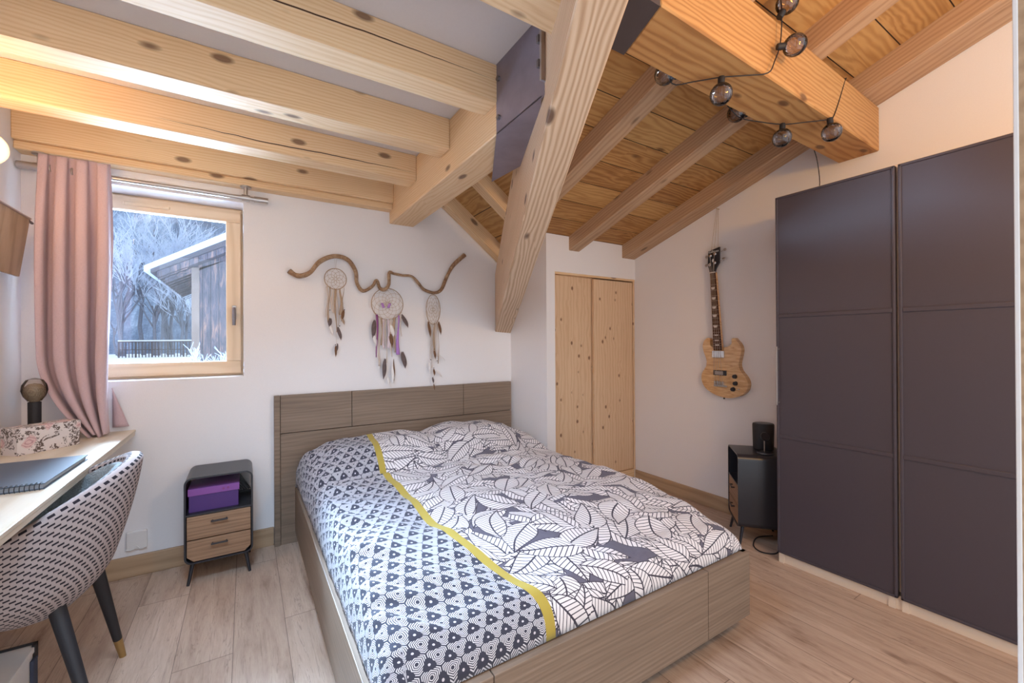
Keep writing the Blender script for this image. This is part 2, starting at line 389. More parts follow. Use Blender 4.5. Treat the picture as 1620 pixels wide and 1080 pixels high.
def duvet():
    t=NT('leaf_and_hexagon_print_cotton'); uv=t.uv(); s=t.sep(uv)
    P=t.v('SCALE',uv,scale=1/.20)
    nz=t.noise(uv,40,2)
    base=t.mix(nz,(.10,.09,.125),(.15,.135,.17))
    c=base
    for k in range(1,7): c=leaf_layer(t,P,k,c)
    # hexagons
    L=.056; R3=math.sqrt(3)
    q=t.v('SCALE',uv,scale=1/L); qs=t.sep(q)
    def near(ox,oy):
        def cell(dx,dy):
            x=t.m('SUBTRACT',t.m('WRAP',t.m('ADD',qs[0],ox+dx),1.,0.),.5)
            y=t.m('SUBTRACT',t.m('WRAP',t.m('ADD',qs[1],oy+dy),R3,0.),R3/2)
            return x,y,t.m('ADD',t.m('MULTIPLY',x,x),t.m('MULTIPLY',y,y))
        x1,y1,d1=cell(0,0); x2,y2,d2=cell(.5,R3/2)
        k=t.m('LESS_THAN',d1,d2)
        mx=lambda a,b:t.m('ADD',t.m('MULTIPLY',a,k),t.m('MULTIPLY',b,t.m('SUBTRACT',1.,k)))
        return mx(x1,x2),mx(y1,y2),t.m('SQRT',t.m('MINIMUM',d1,d2))
    hx,hy,hr=near(0,0)
    ax=t.m('ABSOLUTE',hx); ay=t.m('ABSOLUTE',hy)
    hexd=t.m('MAXIMUM',ax,t.m('ADD',t.m('MULTIPLY',ax,.5),t.m('MULTIPLY',ay,.866)))
    line=t.m('LESS_THAN',t.m('FRACT',t.m('MULTIPLY',hexd,12.)),.5)
    hc=t.mix(line,(.05,.05,.07),(.72,.69,.72))
    hc=t.mix(t.m('LESS_THAN',hr,.09),hc,(.05,.05,.07))
    bx,by,br=near(.5,R3/6)
    ang=t.m('ARCTAN2',by,bx)
    lob=t.m('ADD',.30,t.m('MULTIPLY',t.m('COSINE',t.m('MULTIPLY',t.m('ADD',ang,PI/2),3.)),-.05))
    hc=t.mix(t.m('LESS_THAN',br,lob),hc,(.045,.045,.065))
    hc=t.mix(t.m('LESS_THAN',br,.065),hc,(.62,.58,.62))
    x=s[0]
    c=t.mix(t.m('LESS_THAN',x,.0),c,hc)
    c=t.mix(t.m('MULTIPLY',t.m('GREATER_THAN',x,-.017),t.m('LESS_THAN',x,.017)),c,(.42,.31,.055))
    n=t.noise(t.v('SCALE',uv,scale=1500.),1,2)
    t.bump(n,.12,.001); return t.set(c,.8,0,.25,sheen=.1)
M['duvet']=duvet()
M['sheet']=plain('blue_grey_sheet',(.22,.22,.30),.9)
# floral paper
def floral():
    t=NT('rose_print_paper'); o=t.obj(); P=t.v('SCALE',o,scale=1.)
    n=t.noise(o,28,4,.6,1.5); n2=t.noise(t.v('ADD',o,(3,1,2)),16,3,.6,1.)
    v=t.vor(o,17,1); rose=t.step(v['Distance'],.46,.05)
    sw=t.m('LESS_THAN',t.m('FRACT',t.m('MULTIPLY',t.m('ADD',v['Distance'],t.m('MULTIPLY',n,.6)),5.)),.35)
    on=t.m('GREATER_THAN',t.sep(v['Color'])[0],.5)
    rc=t.mix(sw,(.72,.50,.48),(.52,.29,.30))
    c=t.mix(t.m('MULTIPLY',rose,on),(.74,.66,.63),rc)
    lf=t.m('MULTIPLY',t.m('GREATER_THAN',n2,.46),t.m('GREATER_THAN',t.noise(o,60,3,.6,2.),.50))
    c=t.mix(t.m('MULTIPLY',lf,t.m('SUBTRACT',1.,t.m('MULTIPLY',rose,on))),c,(.13,.09,.075))
    return t.set(c,.5)
M['floral']=floral()
def glass(name,tint=(1,1,1),tr=.9,rough=.02,ior=1.45):
    t=NT(name); t.N.remove(t.b)
    a=t.N.new('ShaderNodeBsdfTransparent'); a.inputs[0].default_value=(*tint,1)
    g=t.N.new('ShaderNodeBsdfGlossy'); g.inputs['Roughness'].default_value=rough; g.inputs[0].default_value=(1,1,1,1)
    fr=t.N.new('ShaderNodeFresnel'); fr.inputs[0].default_value=ior
    f=t.m('ADD',t.m('MULTIPLY',fr.outputs[0],1.),1-tr,clamp=True) if tr<1 else fr.outputs[0]
    mx=t.N.new('ShaderNodeMixShader'); t.L.new(f,mx.inputs[0]); t.L.new(a.outputs[0],mx.inputs[1]); t.L.new(g.outputs[0],mx.inputs[2])
    t.L.new(mx.outputs[0],t.out.inputs[0]); return t.mat
M['pane']=glass('window_pane',(.97,.99,1),1.)
M['smoke']=glass('smoked_bulb_glass',(.66,.61,.60),.985,.04)
M['clear']=glass('clear_globe_glass',(.95,.92,.88),1.,.02,1.3)
def patterned_bulb():
    t=NT('patterned_champagne_glass'); o=t.obj(); v=t.vor(o,260,.3); c=t.ramp(v['Distance'],[(0,(.75,.62,.45)),(.7,(.30,.22,.15))])
    t.bump(v['Distance'],.7,.004); t.b.inputs['Transmission Weight'].default_value=.3
    return t.set(c,.15,.25)
M['champagne']=patterned_bulb()
def emis(name,col,st):
    t=NT(name); t.set((.8,.7,.6),.4); t.b.inputs['Emission Color'].default_value=(*col,1); t.b.inputs['Emission Strength'].default_value=st; return t.mat
M['glow']=emis('lit_amber_globe',(1.,.58,.20),1.25)

exec_after=[]
# ================================================================== ROOM SHELL
LX,RX,BY=-.896,2.855,2.92
YN=-.55       # near end of what is built
struct('floor',box(BM(),LX-.1,RX+.1,YN,BY+.1,-.06,0),M['floor'])
# back wall with window opening
bm=BM()
wx0,wx1,wz0,wz1=-.785,-.010,1.0125,2.021
for a in ((LX-.1,wx0,0,3.0),(wx1,1.95,0,3.0),(wx0,wx1,0,wz0),(wx0,wx1,wz1,3.0)):
    box(bm,a[0],a[1],BY,BY+.17,a[2],a[3])
struct('wall_back',bm,M['plaster'])
struct('wall_left',box(BM(),LX-.1,LX,YN,BY,0,2.6),M['plaster'])
struct('wall_right',box(BM(),RX,RX+.1,YN,BY,0,3.1),M['plaster'])
# closet wall with opening (front plane y=2.54) and alcove side
CY=2.54
bm=BM()
prism(bm,[(1.822,BY,0),(1.90,CY,0),(1.98,CY,0),(1.98,BY,0)],(0,0,2.02))
box(bm,1.98,RX,CY,CY+.10,1.738,2.035)
struct('wall_closet',bm,M['plaster'])
# closet doors
def pine_door(name,x0,x1,y0,y1,z0,z1):
    return struct(name,box(BM(),x0,x1,y0,y1,z0,z1,.003),M['doorpine'])
pine_door('door_1',1.982,2.405,CY+.045,CY+.07,.11,1.722)
pine_door('door_2',2.385,2.832,CY+.012,CY+.037,.11,1.712)
bm=BM(); box(bm,1.98,RX,CY+.005,CY+.09,1.722,1.738); struct('trim_1',bm,M['pine'])
bm=BM(); box(bm,2.836,RX-.001,CY+.005,CY+.09,.10,1.722,.002); struct('trim_2',bm,M['doorpine'])
bm=BM(); box(bm,1.98,RX-.02,CY+.0,CY+.09,0.,.105,.002); struct('trim_3',bm,M['pine'])
bm=BM(); box(bm,1.982,2.836,CY+.088,CY+.098,.1,1.73); struct('closet_gap_shade',bm,M['darkvoid'])  # near-black sheet, paints the shade inside the closet behind the door gaps
# baseboards
bm=BM(); box(bm,LX+.001,.139,BY-.017,BY,0,.106,.003); struct('baseboard_back',bm,M['skirt'])
bm=BM(); box(bm,RX-.015,RX,YN,CY,0,.1,.003); struct('baseboard_right',bm,M['skirtY'])
# near door jamb at right of camera
bm=BM(); box(bm,.901,1.02,-.20,.1235,0,2.78,.002); struct('trim_5',bm,M['skirt'])
bm=BM(); box(bm,.899,.91,.1215,.1265,0,2.78,.001); struct('trim_6',bm,M['white'])
# ceiling
bm=BM(); box(bm,LX,.845,YN,BY,2.287,2.36); struct('ceiling',bm,M['ceil'])
# right sloping roof: z=2.018+.322*(2.54-y); valley line in plan
V=Vector((.42369,.90581,-.31011)); R0=Vector((1.822,2.92,1.276)); L0=Vector((1.677,2.92,1.285))
zr=lambda y:2.018+.322*(2.54-y)
pts=[(1.745,2.98),(RX+.05,2.98),(RX+.05,YN-.05),(.06,YN-.05)]
bm=BM(); prism(bm,[(x,y,zr(y)) for x,y in pts],(0,0,.05)); struct('ceiling_slope_right',bm,M['boardsX'])
zl=lambda x:1.862+.75*(1.822-x)
pts=[(1.845,2.94),(.84,2.94),(.84,.70)]
bm=BM(); prism(bm,[(x,y,zl(x)) for x,y in pts],(0,0,.05)); struct('ceiling_slope_left',bm,M['boardsY'])
# ------------------------------------------------------------------ beams
def beam(name,p,q,w,h,mat,label,cat='beam',group=None,bev=.004,roll=None):
    """p,q: centres of the bottom face ends; width w, height h upward"""
    p=Vector(p);q=Vector(q); d=(q-p); L=d.length; d.normalize()
    side=Vector((0,0,1)).cross(d).normalized(); up=d.cross(side).normalized()
    Mx=Matrix.Translation(p)@Matrix((d,side,up)).transposed().to_4x4()
    bm=BM(); box(bm,0,L,-w/2,w/2,0,h,bev,1)
    o=obj(name,bm,mat); o.matrix_world=Mx
    return tag(o,label,cat,group)
jl=['spruce ceiling joist nearest the camera, ending at the slanting beam above the steel plate',
    'spruce ceiling joist with a long crack ending beside the steel plate, second from the camera',
    'spruce ceiling joist third from the window wall, without any crack',
    'spruce ceiling joist with a long thin crack, next to the one against the window wall',
    'spruce ceiling joist running along the top of the window wall above the curtain rod']
for i,(y,x1) in enumerate(((.915,.86),(1.43,.841),(1.895,.841),(2.37,.841),(2.816,.841))):
    w=.115 if i<4 else .104
    beam('ceiling_joist',(LX,y+w/2,2.138),(x1,y+w/2,2.138),w,.149,M[{1:'joist_crack2',3:'joist_crack'}.get(i,'pine')],jl[i],'beam','ceiling joists')
beam('wall_plate',(LX,2.88,2.100),(.841,2.88,2.100),.08,.038,M['pine'],'thin spruce batten under the last joist along the window wall carrying the curtain rod','beam')
beam('tie_beam',(.926,2.92,2.023),(.926,1.10,2.023),.17,.262,M['pine'],'thick light spruce beam running from the headboard wall to the steel plate, joists resting in it','beam')
# valley beam (tall diagonal timber)
side=Vector((V.y,-V.x,0)).normalized()
bm=BM()
A=L0; B=R0; n=3.25
lo=[L0+Vector((-.0,0,0)),R0,R0-V*n,L0-V*n]
# left face plane passes L0 line, right face through R0 line; extend into the wall corner
Lb=L0+V*.0; Rb=R0
top=Vector((0,0,.455))
prof0=[L0,R0,R0+top,L0+top]; prof1=[p-V*n for p in prof0]
a=[bm.verts.new(p-L0) for p in prof0]; b=[bm.verts.new(p-L0) for p in prof1]
for f in ((a[0],a[1],a[2],a[3]),(b[3],b[2],b[1],b[0]),(a[0],b[0],b[1],a[1]),(a[1],b[1],b[2],a[2]),(a[2],b[2],b[3],a[3]),(a[3],b[3],b[0],a[0])): bm.faces.new(f)
bmesh.ops.bevel(bm,geom=bm.edges[:],offset=.004,segments=1,affect='EDGES')
d=(-V).normalized(); sd=Vector((0,0,1)).cross(d).normalized(); up=d.cross(sd)
Rm=Matrix((d,sd,up)).transposed().to_4x4()
bmesh.ops.transform(bm,matrix=Rm.inverted(),verts=bm.verts[:])
o=obj('valley_beam',bm,M['valley']); o.matrix_world=Matrix.Translation(L0)@Rm
tag(o,'tall slanting spruce beam coming down from the top of the picture to the corner beside the headboard','beam')
# right purlin (beam B)
bm=BM()
c0=[(1.06,.835,2.212),(1.13,1.045,2.212),(1.13,1.045,2.452),(1.02,.835,2.46)]
c1=[(RX,.865,2.207),(RX,1.049,2.207),(RX,1.049,2.44),(RX,.865,2.44)]
O=Vector((1.06,.94,2.21))
a=[bm.verts.new(Vector(p)-O) for p in c0]; b=[bm.verts.new(Vector(p)-O) for p in c1]
for f in ((a[0],a[1],a[2],a[3]),(b[3],b[2],b[1],b[0]),(a[0],b[0],b[1],a[1]),(a[1],b[1],b[2],a[2]),(a[2],b[2],b[3],a[3]),(a[3],b[3],b[0],a[0])): bm.faces.new(f)
bmesh.ops.bevel(bm,geom=bm.edges[:],offset=.005,segments=1,affect='EDGES')
o=obj('purlin_beam',bm,M['pineold']); o.location=O
tag(o,'massive orange-toned horizontal beam ending in the right wall above the wardrobe, wrapped with string lights','beam')
# rafters, right roof
zb=lambda y:1.911+.322*(2.54-y)
def rafter(x0,x1,y0,y1,label,mat='rafter',h=.107):
    xm=(x0+x1)/2
    beam('roof_rafter',(xm,y1,zb(y1)),(xm,y0,zb(y0)),x1-x0,h,M[mat],label,'rafter','rafters of the sloping roof')
rafter(2.12,2.225,1.0,2.56,'roof rafter ending over the pine closet doors, between two other rafters')
rafter(2.70,2.853,1.0,2.56,'roof rafter lying against the guitar wall above the bass guitar')
rafter(1.53,1.637,1.0,2.12,'roof rafter running down into the slanting valley beam left of the closet')
rafter(2.075,2.185,-.5,.93,'orange-lit roof rafter above the big beam, crossing the top edge of the picture')
rafter(2.64,2.853,-.5,.93,'orange-lit roof rafter along the right wall above the wardrobe')
rafter(1.50,1.60,-.5,.93,'orange-lit roof rafter above the left end of the big beam')
# jack rafters, left roof
def jack(y,x0,x1,label,w=.085,dz=0.):
    zz=lambda x:2.191-.774*(x-1.233)+dz
    beam('roof_rafter',(x0,y,zz(x0)),(x1,y,zz(x1)),w,.10,M['pine'],label,'rafter','short rafters beside the valley beam')
jack(2.875,.90,1.74,'short rafter slanting down along the headboard wall to the valley beam')
jack(2.38,.90,1.52,'short rafter between the light tie beam and the valley beam, out from the wall')
jack(1.90,.90,1.30,'short rafter beside the steel plate, mostly hidden')
# steel plates
ox=.841
t=empty('steel_beam_shoe',(ox,1.28,2.02),'bluish dark steel plate wrapping the end of the light tie beam','steel plate')
bm=BM(); box(bm,-.008,.0,-.165,.153,-.006,.272); obj('side_plate',bm,M['steel'],t)
bm=BM(); prism(bm,[(-.008,.153,-.008),(-.008,-.145,-.008),(.05,-.06,-.008),(.19,.09,-.008),(.234,.33,-.008),(.214,.585,-.008)],(0,0,.006)); obj('bottom_plate',bm,M['steel'],t)
bm=BM(); box(bm,-.03,-.008,-.175,-.166,.03,.20); obj('edge_flange',bm,M['nickel'],t)
for yy,zz in ((.13,.05),(.13,.20)):
    bm=BM(); cyl(bm,(-.018,yy,zz),(-.006,yy,zz),.010,n=6); obj('bolt',bm,M['bolt'],t)
for yy,zz in ((-.158,.09),(-.158,.17)):
    bm=BM(); box(bm,-.034,-.006,yy-.006,yy+.006,zz-.013,zz+.013,.002); obj('bolt',bm,M['bolt'],t)
bm=BM(); prism(bm,[(.93,.835,2.205),(1.055,.835,2.205),(1.125,1.045,2.205),(1.02,1.045,2.205)],(0,0,.25)); o=obj('steel_connector_plate',bm,M['steeldark'])
tag(o,'dark brown steel plate joining the slanting beam to the massive beam on the right','steel plate')
# ================================================================== WINDOW
w=bpy.data.objects.new('window_1',None); COL.objects.link(w); w['kind']='structure'; w.location=(-.36,3.06,wz0)
fx0,fx1,fz0,fz1=wx0+.36,-.36+.345+.0,.0,wz1-wz0     # local x from centre -.36
fx0=-.42; fx1=.348
def frame_parts(x0,x1,z0,z1,wd,y0,y1,nm,par):
    bm=BM(); box(bm,x0,x1,y0,y1,z0,z0+wd,.004); obj(nm+'_bottom',bm,M['window'],par)
    bm=BM(); box(bm,x0,x1,y0,y1,z1-wd,z1,.004); obj(nm+'_top',bm,M['window'],par)
    bm=BM(); box(bm,x0,x0+wd,y0,y1,z0+wd,z1-wd,.004); obj(nm+'_side',bm,M['windowZ'],par)
    bm=BM(); box(bm,x1-wd,x1,y0,y1,z0+wd,z1-wd,.004); obj(nm+'_side',bm,M['windowZ'],par)
frame_parts(fx0,fx1,0,fz1,.03,0.02,.10,'frame',w)
frame_parts(fx0+.012,fx1-.012,.012,fz1-.012,.075,0.0,.05,'sash',w)
bm=BM(); box(bm,fx0+.08,fx1-.08,.022,.026,.08,fz1-.08); obj('pane',bm,M['pane'],w)
bm=BM(); box(bm,-.20,-.0,-.012,0.,fz1-.062,fz1-.044,.004); obj('air_vent',bm,M['window'],w)
bm=BM(); box(bm,.29,.312,-.010,0,.335,.42,.004,M=Matrix.Translation((0,0,.0))); hb=obj('handle_plate',bm,M['nickel'],w)
bm=BM(); tube(bm,smoothpts([(.301,-.008,.40),(.301,-.03,.40),(.301,-.036,.385),(.301,-.036,.30)],4),.0085,10); obj('handle',bm,M['bolt'],w,smooth=True)
# ================================================================== CURTAIN
ry=2.86; rz=2.034
t=empty('curtain_rod',(-.40,ry,rz),'brushed metal curtain rod hung from the batten above the window','curtain rod')
bm=BM(); cyl(bm,(-.47,0,0),(.50,0,0),.0125); obj('rod',bm,M['nickel'],t,smooth=True)
for xx in (-.455,.478):
    bm=BM(); cyl(bm,(xx-.035,0,0),(xx+.035,0,0),.017); obj('end_cap',bm,M['nickel'],t,smooth=True)
for xx in (-.415,.403):
    bm=BM(); cyl(bm,(xx,0,.008),(xx,0,.06),.010); cyl(bm,(xx,0,.058),(xx,0,.066),.028); cyl(bm,(xx-.02,0,0),(xx+.02,0,0),.0185); obj('bracket',bm,M['nickel'],t,smooth=True)
def curtain():
    NU,NV=150,70; P=[];UV=[]
    for j in range(NV+1):
        v=j/NV; z=2.088-v*(2.088-.763)
        row=[];ur=[]
        b=max(0,(v-.70)/.30)
        xl=-.800-.012*math.sin(v*3.2)+.165*b**1.9; xr=-.560+.012*math.sin(v*5)-.01*math.sin(PI*v)
        for i in range(NU+1):
            u=i/NU
            ph=2*PI*(3.5*u+.42)+.5*math.sin(v*2.2+u*3)+.25*math.sin(v*6)*u
            amp=.019+.027*min(1,v*3.5)+.004*math.sin(v*4+u*5)
            c_=math.cos(ph); y=ry-.036+.012*min(1,v*3.5)+amp*math.copysign(abs(c_)**.6,c_)*(1 if c_<0 else .75)-.012*b
            x=xl+(xr-xl)*(u+.045*math.sin(2*ph)*(.6+.4*v))
            n=noise.noise(Vector((u*5,v*3,1.3)))*.010*(.3+v)
            row.append((x,min(y+n,BY-.012),z+.006*math.cos(ph)*(1-v)-.006*(v)*math.sin(ph*.5)))
            ur.append((u*1.1,v*1.35))
        P.append(row);UV.append(ur)
    bm=BM(); grid(bm,P,UV); return bm
t=empty('curtain',(0,0,0),'dusty pink linen curtain hanging gathered at the left of the window','curtain')
o=obj('fabric',curtain(),M['linen'],t,smooth='all'); md=o.modifiers.new('s','SOLIDIFY'); md.thickness=.0018
bm=BM()
P=[];UV=[]
for j in range(12):
    v=j/11; z=.98-v*.20
    P.append([(-.575+.065*v*u,ry+.045-.01*math.sin(u*3),z) for u in (0,.25,.5,.75,1)]); UV.append([(u*.1,v*.2) for u in (0,.25,.5,.75,1)])
grid(bm,P,UV); o=obj('back_fold',bm,M['linen'],t,smooth='all'); md=o.modifiers.new('s','SOLIDIFY'); md.thickness=.0018
for xx in (-.775,-.70,-.655,-.605):
    bm=BM(); torus(bm,(xx,ry,rz),.021,.0045,Vector((.25,.97,0)).normalized(),Vector((0,0,1)),24,8); obj('eyelet',bm,M['nickel'],t,smooth='all')
# ================================================================== DESK + things
dz=.757
bm=BM(); box(bm,LX,-.487,.75,BY,dz-.012,dz,.002); box(bm,LX,-.490,.75,BY,dz-.030,dz-.0135,.002)
o=obj('desk',bm,M['desk']); tag(o,'pale wooden worktop fixed along the left wall under the window corner','desk')
# notebook
t=empty('sketchbook',(-.665,2.07,dz),'large dark slate spiral-bound sketchbook lying on the desk','notebook',rz=-.02)
bm=BM(); box(bm,-.135,.143,-.195,.195,0,.003); obj('back_cover',bm,M['notebook'],t)
bm=BM(); box(bm,-.130,.138,-.19,.19,.003,.016); obj('pages',bm,M['paper'],t)
bm=BM(); box(bm,-.135,.143,-.195,.195,.016,.019); obj('front_cover',bm,M['notebook'],t)
bm=BM()
for i in range(26): torus(bm,(-.128+i*.0105,-.192,.0095),.0125,.0012,Vector((0,1,0)),Vector((0,0,1)),12,5)
obj('spiral_binding',bm,M['spiral'],t)
# floral box
t=empty('floral_box',(-.772,2.479,dz),'cream cardboard box with pink roses and brown leaves on the desk','box',rz=math.atan2(.16,.141))
bm=BM(); box(bm,0,.213,0,.085,0,.085,.001); obj('box_body',bm,M['floral'],t)
bm=BM(); box(bm,-.003,.216,-.003,.088,.070,.109,.001); obj('lid',bm,M['floral'],t)
# table lamp
t=empty('table_lamp',(-.803,2.75,dz),'small table lamp with black cylinder base and patterned bulb behind the floral box','lamp')
bm=BM(); lathe(bm,[(0,0),(.021,0),(.0215,.188),(.017,.19),(0,.19)],28); obj('lamp_base',bm,M['blackmatte'],t,smooth=True)
bm=BM(); lathe(bm,[(0,.190),(.016,.190),(.020,.198),(.033,.215),(.0365,.235),(.033,.254),(.020,.268),(0,.273)],32); obj('bulb',bm,M['champagne'],t,smooth=True)
bm=BM(); lathe(bm,[(.022,.192),(.036,.215),(.043,.240),(.040,.265),(.027,.288),(.0,.298)],32); obj('glass_globe',bm,M['clear'],t,smooth=True)
# wall lamp
t=empty('wall_lamp',(LX,2.372,1.938),'glowing amber globe wall lamp cut by the left edge of the picture','lamp')
bm=BM(); lathe(bm,[(0,-.062)]+[(.062*math.cos(a),.062*math.sin(a)) for a in [PI*(k/16-.5) for k in range(1,16)]]+[(0,.062)],32,Matrix.Translation((.075,0,0))); obj('globe',bm,M['glow'],t,smooth=True)
bm=BM(); cyl(bm,(0,0,0),(.02,0,0),.045); cyl(bm,(0.01,0,0),(.03,0,0),.012); obj('wall_mount',bm,M['brass'],t,smooth=True)
# tilted wooden panel
t=empty('wooden_wall_panel',(-.818,2.761,1.764),'oak-faced wooden panel tilting out from the left wall beside the curtain','wall panel')
Mx=Matrix.Rotation(math.atan2(.033,.26),4,'Y')
bm=BM(); box(bm,-.016,0,-.42,0,-.262,0,.003,M=Mx); obj('board',bm,M['panel'],t)
bm=BM(); cyl(bm,(.002,-.42,.002),(.002,-.005,.002),.004); obj('top_rail',bm,M['nickel'],t,smooth=True)
bm=BM(); cyl(bm,(-.004,-.008,-.006),(-.004,.03,-.010),.006); obj('hinge_pin',bm,M['bolt'],t,smooth=True)
bm=BM(); box(bm,-.078,-.040,-.24,-.20,-.22,-.18); box(bm,-.078,-.020,-.24,-.20,-.06,-.02); obj('wall_bracket',bm,M['bolt'],t)
# white storage box
t=empty('storage_box',(-.69,1.93,0),'white box with black corner edging on the floor under the chair','box')
bm=BM(); box(bm,-.09,.088,-.13,.128,0,.180,.002); obj('box_body',bm,M['white'],t)
bm=BM(); box(bm,-.092,.092,-.132,.132,.180,.198,.002); obj('lid',bm,M['white'],t)
bm=BM(); box(bm,-.094,.094,.128,.136,.19,.204); box(bm,.086,.094,.112,.136,.15,.204); obj('corner_edging',bm,M['blackmatte'],t)
def denim():
    return plain('blue_denim',(.05,.06,.10),.9,bump=.4,bs=400,var=.4)
bm=BM(); box(bm,.089,.098,.085,.12,.0,.165,.002); obj('fabric_tab',bm,denim(),t)
# outlet
t=empty('wall_outlet',(-.483,BY,.183),'white double wall socket cover low on the wall left of the metal bedside cabinet','socket')
bm=BM(); box(bm,-.043,.043,-.014,0,-.046,.050,.006); obj('cover',bm,M['white'],t)
bm=BM(); tube(bm,smoothpts([(-.042,-.015,-.040),(-.015,-.015,-.044),(0,-.016,-.028),(.015,-.015,-.044),(.042,-.015,-.040)],4),.002,6); obj('cover_lip',bm,M['white'],t)
# ================================================================== CHAIR
cc=Vector((-.615,1.945,0)); phi=PI+math.radians(8)   # facing direction angle
t=empty('upholstered_chair',(cc.x,cc.y,0),'shell-backed desk chair in black and beige dogtooth fabric with black and brass legs','chair',rz=math.radians(8))
# local frame: +x is the back of the chair (faces away from desk)
def shell_pt(a,v,off=0):
    # a in [-1,1] around, v 0 bottom..1 top
    ang=a*math.radians(112)
    h=.800-.225*abs(a)**1.7
    h+= -.02*math.cos(a*3)*0
    z0=.360+.035*abs(a)**2
    z=z0+(h-z0)*v
    R=.195+.062*math.sin(v*PI/2)+off
    lean=.055*v*math.cos(ang)
    ex=1.0
    x=R*math.cos(ang)*.98+lean; y=R*math.sin(ang)*1.04
    if v<.30: k=(1-v/.30)**2; x*=1-.30*k; y*=1-.30*k
    return Vector((x,y,z))
NA,NV=64,26
P=[];UV=[]
prof=[]
# closed profile: outside bottom->top, rounded rim, inside top->bottom
for j in range(NV+1): prof.append((j/NV,0.))
for k in range(1,6): prof.append((1.+.045*math.sin(PI*k/6),-.024+.024*math.cos(PI*k/6)))
for j in range(NV+1): prof.append((1-j/NV,-.048))
for i in range(NA+1):
    a=-1+2*i/NA; row=[];ur=[]
    s=0
    for q,(v,off) in enumerate(prof):
        endk=max(0,(abs(a)-.94)/.06); o2=off*(1-.9*endk**2)-(.019*endk**2)
        row.append(shell_pt(a,v,o2)); 
        ur.append((a*.50,(v if q<=NV+3 else 2.1-v)*.42+.3))
    P.append(row);UV.append(ur)
bm=BM(); vv=grid(bm,P,UV)
for e in (0,NA): 
    try: bm.faces.new(vv[e])
    except Exception: pass
obj('backrest_shell',bm,M['hound'],t,smooth='all')
# fleece lining
P=[]
for i in range(41):
    a=-.93+1.86*i/40
    P.append([shell_pt(a,v,-.055-.012*math.sin(v*PI)-.006*noise.noise(Vector((a*9,v*9,0)))) for v in [k/14*.97 for k in range(15)]])
bm=BM(); grid(bm,P); o=obj('fleece_lining',bm,M['fur'],t,smooth='all'); md=o.modifiers.new('s','SOLIDIFY'); md.thickness=.014
def disc(bm,z0,z1,r,cx=-.03,n=40,sx=1.05,sy=1.):
    lathe(bm,[(0,z0),(r*.92,z0),(r,z0+.012),(r,z1-.02),(r*.93,z1),(0,z1+.004)],n,Matrix.Translation((cx,0,0)),sx,sy)
bm=BM(); disc(bm,.415,.50,.172); obj('seat',bm,M['seatcloth'],t,smooth=True)
bm=BM(); disc(bm,.495,.535,.185); obj('seat_fleece',bm,M['fur'],t,smooth=True)
Rl=Matrix.Rotation(-math.radians(8),3,'Z')
for (tx,ty,fx,fy) in ((-.455,2.055,-.405,2.188),(-.50,1.845,-.372,1.735),(-.73,2.06,-.80,2.17),(-.74,1.84,-.835,1.76)):
    T=Rl@(Vector((tx,ty,.43))-cc); F=Rl@(Vector((fx,fy,0))-cc); mid=F+(T-F)*.20
    T.z=.43;F.z=0;mid=F+(T-F)*.20
    bm=BM(); tube(bm,[T,mid],[.0215,.0135],18); lg=obj('leg',bm,M['blackmatte'],t,smooth=True)
    bm=BM(); tube(bm,[mid,F],[.0137,.0105],18); obj('brass_tip',bm,M['brass'],lg,smooth=True)
